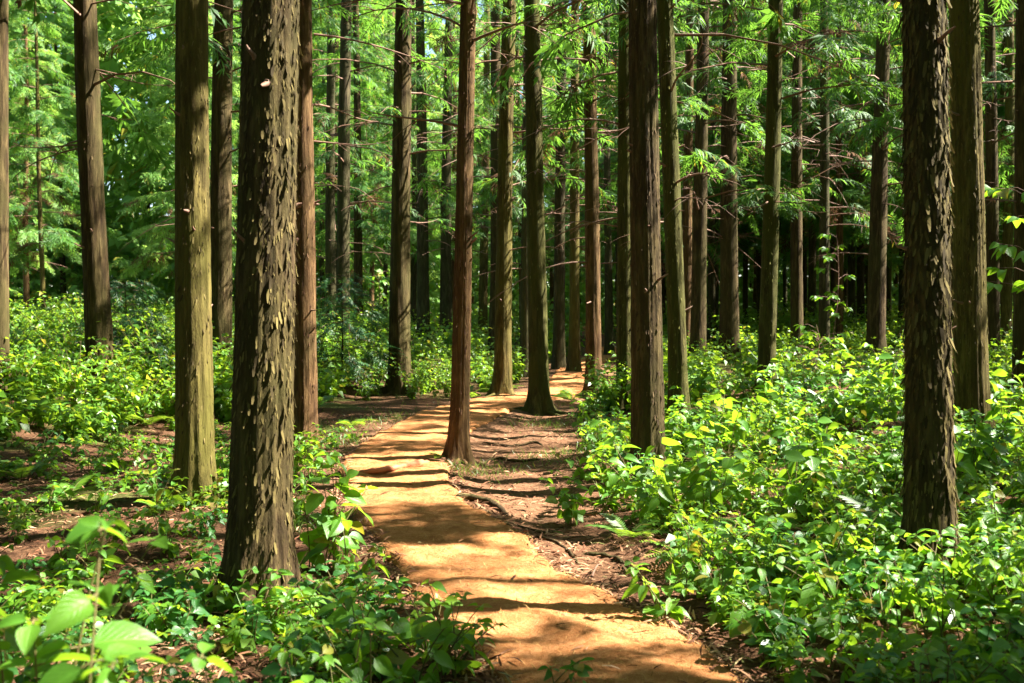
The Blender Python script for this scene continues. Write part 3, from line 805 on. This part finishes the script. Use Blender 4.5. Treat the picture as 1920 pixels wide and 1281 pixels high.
wood_mass('surrounding_wood', 'dense wood standing outside the picture on all other sides', np.cos(a_) * d_, np.sin(a_) * d_ + 10, 22 * _r.random(n_) ** 1.2, (2.2, 3.8), 2)

# ------------------------------------------------------------------ broadleaf plants
def leaf_shape(seed, nl=6, nw=4, width=.30, fold=.10, droop=.22):
    r = np.random.default_rng(seed)
    t = np.linspace(0, 1, nl + 1); V, UV = [], []
    for i, a in enumerate(t):
        w = width * (math.sin(math.pi * a ** .72) ** .85 if 0 < a < 1 else 0) * (1 - .15 * a) + (.006 if a < 1 else 0)
        for j in range(nw + 1):
            u = j / nw * 2 - 1
            V.append([a, u * w, abs(u) ** 1.3 * w * fold * 3 - droop * a * a + .02 * math.sin(7 * a + 2 * u + seed) * abs(u)])
            UV.append([j / nw, a])
    k = nw + 1
    F = [[i * k + j, (i + 1) * k + j, (i + 1) * k + j + 1, i * k + j + 1] for i in range(nl) for j in range(nw)]
    return np.array(V), np.array(F), np.array(UV)
LEAF = [leaf_shape(1, width=.36, fold=.10, droop=.25), leaf_shape(2, width=.33, fold=.16, droop=.38), leaf_shape(3, width=.41, fold=.05, droop=.15), leaf_shape(4, width=.29, fold=.14, droop=.30)]
LEAF_LO = [leaf_shape(5, 3, 2, .34, .10, .28), leaf_shape(6, 3, 2, .30, .16, .36)]
LEAF_TINY_V = np.array([[0, 0, 0], [.45, .33, .06], [.5, 0, -.02], [.45, -.33, .06], [1, 0, -.28]]); LEAF_TINY_F = np.array([[0, 2, 4, 1], [0, 3, 4, 2]])
LEAF_ME2 = [mesh_np('leaf', v, f, [M_LEAF2], uv=u, smooth=True) for v, f, u in LEAF]
LEAF_ME = [mesh_np('leaf', v, f, [M_LEAF], uv=u, smooth=True) for v, f, u in LEAF]

def plant_recipe(seed, height, n_stem, nodes, leaf, spread=.35, low=.28):
    """stem polylines and leaf matrices of one plant in its own space"""
    r = np.random.default_rng(seed); stems, pos, dr, up, sz = [], [], [], [], []
    for s in range(n_stem):
        az = r.uniform(0, 6.28) ; out = spread * r.uniform(.2, 1.1) * height; H = height * r.uniform(.6, 1.08)
        t = np.linspace(0, 1, 7); b = r.normal(0, .04, 2)
        c = np.stack([b[0] + math.cos(az) * out * t ** 1.4, b[1] + math.sin(az) * out * t ** 1.4, H * (t - .10 * t ** 3)], -1)
        c[0, 2] = -.04
        stems.append((c, np.linspace(.0042, .0016, 7) * min(1 + height, 1.25)))
        rot = r.uniform(0, 3.14)
        for k in range(nodes):
            u = low + (1 - low) * (k + r.uniform(-.2, .2)) / max(1, nodes - 1); u = min(max(u, .08), 1)
            i = min(int(u * 6), 5); f = u * 6 - i; p = c[i] * (1 - f) + c[i + 1] * f
            rot += 1.57 + r.normal(0, .25)
            top = k >= nodes - 1
            for q in range(2 if not top else 4):
                a = rot + q * (3.14159 if not top else 1.5708) + r.normal(0, .22)
                e = r.uniform(-.80, .25) if not top else r.uniform(-.45, .45)
                d = np.array([math.cos(a) * math.cos(e), math.sin(a) * math.cos(e), math.sin(e)])
                if r.random() < .08: continue
                L = leaf * (r.uniform(.65, 1.15) if not top else r.uniform(.45, .9)) * (.75 + .35 * math.sin(3.1 * u))
                pet = d * L * .18
                stems.append((np.array([p, p + pet * .5, p + pet]), np.array([.0018, .0015, .0012]) * (1 + height * .5)))
                pos.append(p + pet); dr.append(d); up.append(np.array([r.normal(0, .5), r.normal(0, .5), 1.0])); sz.append(L)
    M = frames(np.array(pos), np.array(dr), np.array(up), np.array(sz))
    return stems, M
def recipe_stem(stems, seg=5):
    V, F, _ = cat_meshes([(*tube(c, r, seg), 0) for c, r in stems]); return V, F
class Plant: pass
def make_plant(seed, height, n_stem, nodes, leaf, mat=M_LEAF, spread=.35, low=.28):
    P = Plant(); stems, M = plant_recipe(seed, height, n_stem, nodes, leaf, spread, low); r = np.random.default_rng(seed + 1)
    P.M, P.q = M, r.integers(0, len(LEAF), len(M))
    sv, sf = recipe_stem(stems); P.stem = mesh_np('stem', sv, sf, [M_STEM], smooth=True)
    out, uvs = [], []
    for k in range(len(LEAF)):
        s = P.q == k
        if s.any():
            v, f, u = join(LEAF[k][0], LEAF[k][1], M[s], LEAF[k][2]); out.append((v, f, 0)); uvs.append(u)
    v, f, _ = cat_meshes(out); P.foliage = mesh_np('foliage', v, f, [mat], uv=np.concatenate(uvs), smooth=True)
    v, f, _ = cat_meshes([(*join(LEAF_LO[k][0], LEAF_LO[k][1], M[(P.q % 2) == k]), 0) for k in (0, 1) if ((P.q % 2) == k).any()])
    P.lofoliage = mesh_np('foliage', v, f, [mat], smooth=True)
    P.lo = join(LEAF_TINY_V * 1.15, LEAF_TINY_F, M if len(M) < 90 else M[np.random.default_rng(seed).random(len(M)) < .62])
    P.lo2 = join(LEAF_TINY_V * 1.5, LEAF_TINY_F, M[np.random.default_rng(seed).random(len(M)) < .38])
    main = [(c[::3], r_[::3]) for c, r_ in stems if len(c) == 7]
    P.stemlo = recipe_stem(main[:8], 3)
    P.lme = LEAF_ME2 if mat is M_LEAF2 else LEAF_ME
    return P
PL_LOW = [make_plant(10 + k, h, ns, nd, lf, M_LEAF2 if k in (0, 3) else M_LEAF, spread=.7) for k, (h, ns, nd, lf) in enumerate(((.32, 5, 3, .115), (.42, 6, 3, .125), (.38, 5, 3, .135), (.28, 5, 2, .13), (.46, 6, 3, .120)))]
PL_MID = [make_plant(30 + k, h, ns, nd, lf, M_LEAF2 if k == 2 else M_LEAF, spread=.5) for k, (h, ns, nd, lf) in enumerate(((.60, 7, 4, .145), (.74, 7, 4, .165), (.50, 9, 4, .100), (.86, 5, 5, .175)))]
PL_BUSH = [make_plant(50 + k, h, ns, nd, lf, M_BUSH, .6, .12) for k, (h, ns, nd, lf) in enumerate(((1.0, 15, 7, .115), (1.25, 15, 8, .115), (.85, 16, 6, .11), (1.5, 15, 9, .12)))]

nleaf = 0
def put_plant(P, x, y, label, group=None, s=1.0, rz=None, single=False, name='leafy_plant', cat='plant', lo=False, dz=0.0):
    global nleaf
    t = thing(name, (x, y, float(zg(x, y)) + dz), label, cat, group, rng.uniform(0, 6.28) if rz is None else rz, s)
    t.rotation_euler[0] = rng.normal(0, .07); t.rotation_euler[1] = rng.normal(0, .07)
    link('stem', P.stem, t)
    if single:
        for k in range(len(P.M)):
            o = link('leaf', P.lme[P.q[k]], t); o.matrix_local = Matrix(P.M[k].tolist()); nleaf += 1
    else:
        f = link('foliage', P.lofoliage if lo else P.foliage, t); f['kind'] = 'stuff'
    return t

taken = []
def free(x, y, md):
    if any((x - a) ** 2 + (y - b) ** 2 < md * md for a, b in taken): return False
    for b, d, lean, r0 in [t[:4] for t in tree_info]:
        if (x - b[0]) ** 2 + (y - b[1]) ** 2 < (r0 + .12) ** 2: return False
    return True
def clear_of_trail(x, y, m): return x < trail_left(y) - m or x > trail_right(y) + m

# plants one can point at
HERO = [
    (PL_MID[1], 620, 1075, 1.0, 'leafy plant with sunlit pale leaves reaching over the mat, right of thickest trunk'),
    (PL_LOW[1], 585, 905, .9, 'small bright plant at the foot of the reddish bare cedar'),
    (PL_LOW[3], 1030, 1330, .8, 'small bright sprig in front of the mat at the lower middle'),
    (PL_LOW[2], 800, 1235, 1.0, 'broad dark green plant hanging over the near left mat edge'),
    (PL_LOW[4], 690, 1240, 1.0, 'green plant left of the near mat edge below the thickest trunk'),
    (PL_LOW[0], 700, 1170, .9, 'low plant on brown litter beside the mat, under the thickest trunk'),
    (PL_MID[2], 390, 1020, .62, 'shaded plant with round leaves in front of the yellow green cedar'),
    (PL_MID[3], 1205, 955, .95, 'tall leafy plant hiding the foot of the broad brown cedar'),
    (PL_MID[0], 1075, 985, .75, 'plant whose leaves lean over the worn soil right of mat'),
    (PL_LOW[4], 1760, 1150, 1.0, 'shaded leafy plant hiding the foot of the shaggy front cedar'),
    (PL_MID[2], 1850, 900, .95, 'tall plant right of the shaggy front cedar with hanging leaves'),
    (PL_LOW[1], 1245, 1175, .9, 'dark green plant on the bank nearest the right mat edge'),
]
for P, px, py, s, lab in HERO:
    b = hit(px, py); put_plant(P, b[0], b[1], lab, None, s, single=True); taken.append((b[0], b[1]))
# big out-of-focus plants right in front of the camera at the lower left
PL_TALL = [make_plant(70 + k, h, 6, 5, lf, spread=.30, low=.45) for k, (h, lf) in enumerate(((1.24, .135), (1.12, .125)))]
for P, x, y, s, lab in ((PL_TALL[0], -.80, 1.95, .97, 'blurred big leaved plant in the lower left corner'), (PL_TALL[1], -1.08, 2.40, 1.1, 'tall bright plant at the left edge behind the blurred leaves'),
                        (PL_TALL[1], -.66, 2.30, .85, 'low bright plant right of the blurred corner leaves'), (PL_TALL[0], -1.42, 3.0, .95, 'bright plant with pale leaves at the left edge')):
    put_plant(P, x, y, lab, None, s, single=True); taken.append((x, y))

LB = {'shade': ('shaded plant low on the bank', 'shaded plants at lower right'), 'sun': ('sunlit plant on the bank', 'sunlit plants on the right bank'),
      'edge': ('small plant beside worn soil', 'plants along the bank edge'), 'left': ('low plant on brown litter', 'low plants at lower left'),
      'lmid': ('scattered plant on darker litter', 'plants between the left trunks'), 'rback': ('leafy plant beyond the bank', 'plants beyond the sunny bank')}
LO = {'shade': (4.7, 5.7), 'sun': (9, 11.5), 'edge': (11, 15), 'left': (4.2, 5.2), 'lmid': (9, 11.5), 'rback': (16.5, 19)}
n_ind = 0
def scatter(n, fx, md, protos, key, srange, single_d, lo_d=99):
    global n_ind; c = 0
    for _ in range(n * 30):
        x, y = fx()
        if not free(x, y, md): continue
        taken.append((x, y)); lab, g = LB[key]; lab = lab + (', front row, ' if y < LO[key][0] else ', middle row, ' if y < LO[key][1] else ', rear row, ') + gap(x, y)
        put_plant(protos[rng.integers(0, len(protos))], x, y, lab, g, rng.uniform(*srange), single=math.hypot(x, y) < single_d, lo=y > lo_d); c += 1; n_ind += 1
        if c >= n: break
def f_shade():
    y = rng.uniform(3.6, 6.6); be = float(bank_edge(y)); return be + .12 + rng.random() * max(.3, .52 * y - be), y
def f_sun():
    y = rng.uniform(6.6, 14); be = float(bank_edge(y)); return be + .15 + rng.random() * (.5 * y - be), y
def f_left():
    y = rng.uniform(3.2, 6.2); return rng.uniform(-.52 * y, float(trail_left(y)) - .22), y
def f_lmid():
    y = rng.uniform(6.2, 14); return rng.uniform(-.5 * y, float(trail_left(y)) - .3), y
def f_edge():
    y = rng.uniform(8, 19); return float(bank_edge(y)) + rng.uniform(.0, .5), y
def f_rback():
    y = rng.uniform(14, 22); be = float(bank_edge(y)); return be + .2 + rng.random() * (.5 * y - be), y
scatter(75, f_shade, .22, PL_LOW, 'shade', (.65, 1.05), 5.7)
scatter(110, f_sun, .30, PL_MID + PL_LOW[1:3], 'sun', (.55, 1.0), 6.5)
scatter(50, f_left, .21, PL_LOW, 'left', (.6, 1.0), 5.4)
scatter(42, f_lmid, .38, PL_LOW, 'lmid', (.55, .95), 6.5)
scatter(24, f_edge, .3, PL_LOW, 'edge', (.7, 1.0), 7)
scatter(40, f_rback, .5, PL_MID, 'rback', (.8, 1.2), 0)
print('individual plants', n_ind, 'leaf objects', nleaf)

# bushes in the sun at the left, each a thing
BL = ('sunny leafy bush', 'bushes behind the left trunks'); BM = ('light green bush beyond path', 'bushes beyond the path bend')
c = 0
for _ in range(4000):
    y = rng.uniform(12.3, 27); x = rng.uniform(-.52 * y, float(trail_left(y)) - .7)
    if y < 19 and x > -3.6 - .35 * (17 - y): continue
    if not free(x, y, .62): continue
    taken.append((x, y)); L = BL if x / y < -.17 else BM
    row = 'front row' if y < 16 else 'middle' if y < 21 else 'rear'
    put_plant(PL_BUSH[rng.integers(0, 4)], x, y, f'{L[0]}, {row} of thicket, {gap(x, y)}', L[1], rng.uniform(.7, 1.15) if L is BL else rng.uniform(.5, .8), name='bush', cat='bush'); c += 1
    if c >= 150: break
print('bushes', c)

# undergrowth farther back, more than anyone could count
def undergrowth():
    groups = {}
    r = np.random.default_rng(5); V, F, n = [], [], 0
    def add(P, x, y, s):
        nonlocal n
        a = r.uniform(0, 6.28); c, sn = math.cos(a) * s, math.sin(a) * s
        m = np.array([[c, -sn, 0], [sn, c, 0], [0, 0, s]]); base = np.array([x, y, float(zg(x, y))])
        for v, f in (P.lo if y < 21 else P.lo2, P.stemlo):
            V.append(v @ m.T + base); F.append(f + n); n += len(v)
    c = 0
    while c < 1020:
        y = 17 + 40 * r.random() ** 1.3; x = r.uniform(-.53, .53) * y
        if y < 27 and x < trail_left(y) + 1 and y < 20: continue
        if not clear_of_trail(x, y, .45) or (y < 30 and trail_right(y) < x < bank_edge(y)): continue
        add(PL_BUSH[r.integers(0, 4)] if y > 26 or r.random() < .3 else PL_MID[r.integers(0, 4)], x, y, r.uniform(.5, .95) * (1 if y < 30 else 1.25)); c += 1
    c = 0
    while c < 330:                                       # between the bushes of the left thicket
        y = r.uniform(12.3, 22); x = r.uniform(-.53 * y, -3.2)
        if y < 19 and x > -3.4 - .35 * (17 - y): continue
        add(PL_MID[r.integers(0, 4)], x, y, r.uniform(.6, 1.0)); c += 1
    c = 0
    while c < 650:                                       # tiny seedlings on the nearer floor
        y = r.uniform(3.2, 15); x = r.uniform(-.5, .5) * y
        if not (x < trail_left(y) - .2 or x > bank_edge(y) + .05): continue
        if x < 0 and r.random() < (.75 if y > 6 else .6): continue
        add(PL_LOW[r.integers(0, 5)], x, y, r.uniform(.35, .75)); c += 1
    o = link('undergrowth', mesh_np('undergrowth', np.concatenate(V), np.concatenate(F), [M_BUSH], smooth=True))
    tag(o, 'mass of green undergrowth spreading between the farther trunks', 'undergrowth', kind='stuff')
undergrowth()

# ------------------------------------------------------------------ ferns, saplings
def frond_mesh(seed, n=22):
    r = np.random.default_rng(seed); V, F = [], []
    t = np.linspace(0, 1, n); ax = np.stack([t, .05 * np.sin(2 * t), .55 * t - .62 * t ** 2], -1)
    tv, tf = tube(ax, np.linspace(.010, .003, n), 3)
    for i in range(2, n):
        ln = .26 * math.sin(math.pi * (t[i] * .92 + .06)) ** .8 + .015
        for s in (-1, 1):
            d = np.array([.42, s, -.12 + r.normal(0, .07)]); d /= np.linalg.norm(d); e = ax[i] + d * ln; m = ax[i] + d * ln * .45; w = np.array([.022, 0, .004]); b = len(V)
            V.extend([ax[i] - w * .6, ax[i] + w * .6, m + w, m - w, e, e + w * .1]); F.extend([[b, b + 1, b + 2, b + 3], [b + 3, b + 2, b + 5, b + 4]])
    V2, F2, mi = cat_meshes([(np.array(V), np.array(F), 0), (tv, tf, 1)])
    return mesh_np('frond', V2, F2, [M_FERN, M_STEM], mi=mi)
FROND = [frond_mesh(k) for k in (1, 2, 3)]
def fern(px, py, n, s, label, group=None):
    b = hit(px, py); t = thing('fern', tuple(b), label, 'fern', group)
    for k in range(n):
        sc = s * rng.uniform(.7, 1.1); link('frond', FROND[k % 3], t, (0, 0, 0), (rng.normal(0, .2), -rng.uniform(.1, .6), k * 6.28 / n + rng.normal(0, .3)), (sc, sc, sc))
fern(130, 940, 6, .38, 'bright sunlit fern on dark litter at left')
fern(455, 965, 5, .35, 'small fern between the two front left trunks')
fern(945, 735, 6, .5, 'fern at the foot of the mossy flecked cedar')
fern(1072, 752, 5, .5, 'fern on the mat edge left of the dark red footed cedar')
fern(835, 862, 4, .28, 'little fern beside the foot of the leaning red cedar')
fern(660, 800, 5, .4, 'fern in shade left of the mat bend')
fern(590, 770, 5, .5, 'fern behind the reddish bare cedar')
fern(1380, 1140, 5, .22, 'dark fern on the shaded bank at lower right')
fern(1640, 760, 6, .8, 'fern left of the shaggy front cedar beyond the bank')
fern(1330, 740, 6, .7, 'flat fern below the speckled brown cedar')

for px, py, s_ in ((1180, 1010, .34), (1290, 1060, .36), (1420, 1010, .4), (1560, 1090, .36), (1680, 1010, .45), (1880, 1130, .36), (1350, 820, .6), (1560, 800, .65), (1450, 1130, .34), (1270, 760, .7),
                   (60, 790, .6), (150, 800, .55), (270, 800, .55), (300, 960, .32), (40, 900, .4), (500, 800, .5), (880, 745, .5), (640, 1130, .25)):
    b_ = hit(px, py); fern(px, py, 6, s_, ('green fern with arching fronds ' if px > 1000 else 'fern on the floor ') + gap(b_[0], b_[1]) + (', near' if py > 1000 else ', farther back' if py < 850 else ''), 'ferns in the ground cover')
def sapling(px, py, H, label, seed, leaf=.17):
    r = np.random.default_rng(seed); b = hit(px, py); t = thing('sapling', tuple(b), label, 'sapling')
    tt = np.linspace(0, 1, 10); c = np.stack([.25 * np.sin(tt * 2.2), .1 * tt, H * tt], -1)
    v, f = tube(c, np.linspace(.016, .004, 10), 6); link('trunk', mesh_np('trunk', v, f, [M_TWIG], smooth=True), t)
    pos, dr, up, sz, st = [], [], [], [], []
    for k in range(15):
        u = r.uniform(.35, 1); p = np.array([np.interp(u, tt, c[:, i]) for i in range(3)]); a = r.uniform(0, 6.28); l = r.uniform(.25, .8) * (1.2 - .6 * u)
        e = p + np.array([math.cos(a) * l, math.sin(a) * l, l * .25]); st.append((np.array([p, (p + e) / 2 + [0, 0, .05], e]), np.array([.006, .004, .002])))
        for q in range(5):
            g = a + (q - 2) * .65 + r.normal(0, .15); pos.append(p + (e - p) * (1 - .12 * abs(q - 2))); dr.append(np.array([math.cos(g), math.sin(g), r.uniform(-.7, -.05)])); up.append(np.array([r.normal(0, .3), r.normal(0, .3), 1.0])); sz.append(leaf * r.uniform(.7, 1.2))
    v, f, _ = cat_meshes([(*tube(a_, b_, 4), 0) for a_, b_ in st]); link('twigs', mesh_np('twigs', v, f, [M_TWIG]), t)
    M = frames(np.array(pos), np.array(dr), np.array(up), np.array(sz)); v, f, u = join(*LEAF[0][:2], M, LEAF[0][2])
    o = link('foliage', mesh_np('foliage', v, f, [M_LEAF], uv=u, smooth=True), t); o['kind'] = 'stuff'
sapling(1552, 690, 3.0, 'broadleaf sapling with drooping leaves in front of the narrow far cedar', 3)
sapling(1905, 800, 2.6, 'broadleaf sapling at the right edge behind the bank plants', 4)
sapling(690, 690, 2.1, 'thin leaning sapling left of the dark stout cedar', 5, .12)
sapling(1512, 720, 1.1, 'short sapling with pale sunlit leaves beyond the bank', 6, .15)

def young_fir(px, py, H, label, seed):
    b = hit(px, py); t = thing('young_fir', tuple(b), label, 'tree')
    V, F, mi, wv, wf = crown_data(seed, .25, H, H * .42, 44, 11, dead=0, wood_r=.008, size=(.28, .5))
    c = link('crown', mesh_np('crown', V, F, [M_DARKNEEDLE, M_DEAD], mi=mi), t); link('limbwork', mesh_np('limbs', wv, wf, [M_TWIG]), c)
    tt = np.linspace(0, 1, 6); v, f = tube(np.stack([.03 * np.sin(3 * tt), 0 * tt, H * tt - .05], -1), np.linspace(.025, .005, 6), 6); link('trunk', mesh_np('trunk', v, f, [BARK['brown']], smooth=True), t)
young_fir(640, 728, 2.2, 'dark young fir in shade between reddish and stout cedars', 41)
young_fir(235, 720, 1.7, 'small dark fir among sunny bushes right of the far left cedar', 42)

# ------------------------------------------------------------------ roots, litter, grass, moss
def root(pts, r0, label, mat=M_ROOT, parent=None, lift=.0):
    P = np.array([hit(*p) for p in pts]); P = catmull(P, 6)
    t = np.linspace(0, 1, len(P)); P[:, 2] = zg(P[:, 0], P[:, 1]) + lift * np.sin(math.pi * t) + rng.normal(0, .004, len(P)) - .02 * (t < .05) - .03 * (t > .95)
    rad = r0 * (1 - .55 * t) * (1 + .15 * np.sin(9 * t + 1)) + .002
    v, f = tube(P, rad, 9); o = link('root', mesh_np('root', v, f, [mat], smooth=True))
    return tag(o, label, 'root')
root([(800, 868), (770, 880), (735, 890), (690, 893), (655, 889)], .040, 'red sunlit root lying across the coir mat', stem_mat('red_root', (.30, .075, .03), (.46, .20, .10)), lift=.06)
root([(858, 936), (885, 940), (925, 952), (955, 970)], .040, 'dark root bulging from worn soil at the mat edge', lift=.035)
root([(890, 875), (930, 862), (980, 868), (1030, 860)], .022, 'thin root running from the leaning red cedar over the worn soil', lift=.015)
root([(905, 830), (950, 838), (1000, 832), (1020, 838)], .018, 'thin root crossing the upper hollow of worn soil', lift=.015)
root([(900, 990), (950, 985), (1010, 1000), (1060, 985)], .016, 'thin wavy root on dark soil below the root bulge', lift=.012)
root([(960, 1020), (1010, 1010), (1060, 1030), (1100, 1080)], .014, 'thin root near the right mat edge in the middle', lift=.01)
root([(1095, 1040), (1150, 1050), (1190, 1080), (1230, 1110)], .020, 'pale root by the bank above the near right mat edge', lift=.012)
root([(690, 1095), (730, 1085), (760, 1100)], .016, 'short root left of the mat beyond the thickest trunk', lift=.012)
for k, (px, py, ax) in enumerate(((1110, 1085, 1.3), (640, 1040, .4), (420, 1190, 1.0), (300, 880, .3), (520, 1180, .6), (1000, 905, .2), (355, 1240, 1.2), (230, 830, 2.6))):
    b = hit(px, py); L = rng.uniform(.2, .45); t = np.linspace(0, 1, 6)
    P = np.stack([L * t * math.cos(ax), L * t * math.sin(ax), .012 + .03 * np.sin(3.1 * t)], -1); v, f = tube(P, np.linspace(.008, .003, 6), 5)
    o = link('fallen_twig', mesh_np('fallen_twig', v, f, [M_TWIG], smooth=True), None, tuple(b))
    tag(o, ['twig standing out of litter at the right bank foot', 'twig on litter right of the thickest trunk', 'twig on litter below the thickest trunk', 'twig on dark litter left of the yellow green cedar', 'twig beside the foot of the thickest trunk', 'twig lying on pale worn soil', 'pale twig among plants at the lower left', 'twig on litter under the far left bushes'][k], 'twig')

def litter():
    n = 33000; r = np.random.default_rng(8)
    y = 3 + 14 * r.random(n) ** 1.6; x = r.uniform(-.52, .52, n) * y
    k = (x < trail_left(y) - .01) | (x > trail_right(y) + .01) | (r.random(n) < .025); x, y = x[k], y[k]; n = len(x)
    ye = 4.4 + 9 * r.random(2600) ** 1.4; sd = r.random(2600) < .5
    xe = np.where(sd, trail_left(ye) + r.normal(-.06, .05, 2600), trail_right(ye) + r.normal(.06, .05, 2600))
    x = np.concatenate([x, xe]); y = np.concatenate([y, ye]); n = len(x)
    on = (x > trail_left(y)) & (x < trail_right(y))
    z = zg(x, y) + r.uniform(.0, .018, n) + np.where(on, .045, 0)
    a = r.uniform(0, 6.28, n); D = np.stack([np.cos(a), np.sin(a), r.normal(0, .22, n)], -1)
    M = frames(np.stack([x, y, z], -1), D, np.array([0, 0, 1.0]) + r.normal(0, .4, (n, 3)), r.uniform(.03, .11, n))
    PV = np.array([[0, -.05, 0], [0, .05, 0], [.5, .07, .10], [.5, -.07, .10], [1, .02, .03], [1, -.02, .03]], float); PF = np.array([[0, 3, 2, 1], [3, 5, 4, 2]])
    V, F = join(PV, PF, M)
    tag(link('needle_litter', mesh_np('needle_litter', V, F, [M_LITTER])), 'loose brown needles and twiglets lying on the floor', 'litter', kind='stuff')
litter()

def grass():
    r = np.random.default_rng(12); P = []
    for px, py, n, s in ((700, 790, 500, .5), (650, 830, 350, .35), (620, 880, 350, .3), (700, 860, 160, .2), (880, 880, 300, .25), (1060, 860, 400, .35), (1010, 790, 250, .3), (330, 790, 350, .6), (790, 750, 200, .6), (590, 980, 260, .25), (1000, 755, 200, .3), (450, 940, 200, .25), (1130, 800, 300, .5)):
        x, y = flat(px, py); P.append(np.stack([r.normal(x, s, n), r.normal(y, s * 1.4, n)], -1))
    P = np.concatenate(P); k = (P[:, 0] < trail_left(P[:, 1]) - .02) | (P[:, 0] > trail_right(P[:, 1]) + .03); P = P[k]; n = len(P)
    a = r.uniform(0, 6.28, n); D = np.stack([np.cos(a) * .6, np.sin(a) * .6, r.uniform(.4, 1.1, n)], -1)
    M = frames(np.column_stack([P, zg(P[:, 0], P[:, 1]) - .005]), D, r.normal(0, 1, (n, 3)), r.uniform(.05, .14, n))
    PV = np.array([[0, -.03, 0], [0, .03, 0], [.5, .028, .03], [.5, -.028, .03], [1, .003, -.12], [1, -.003, -.12]], float); PF = np.array([[0, 3, 2, 1], [3, 5, 4, 2]])
    V, F = join(PV, PF, M)
    tag(link('grass', mesh_np('grass', V, F, [M_GRASS])), 'sparse short grass on the floor beside the mat', 'grass', kind='stuff')
grass()
tot = sum(len(m.loops) - 2 * len(m.polygons) for m in bpy.data.meshes)
print('triangles', tot, 'objects', len(bpy.data.objects))
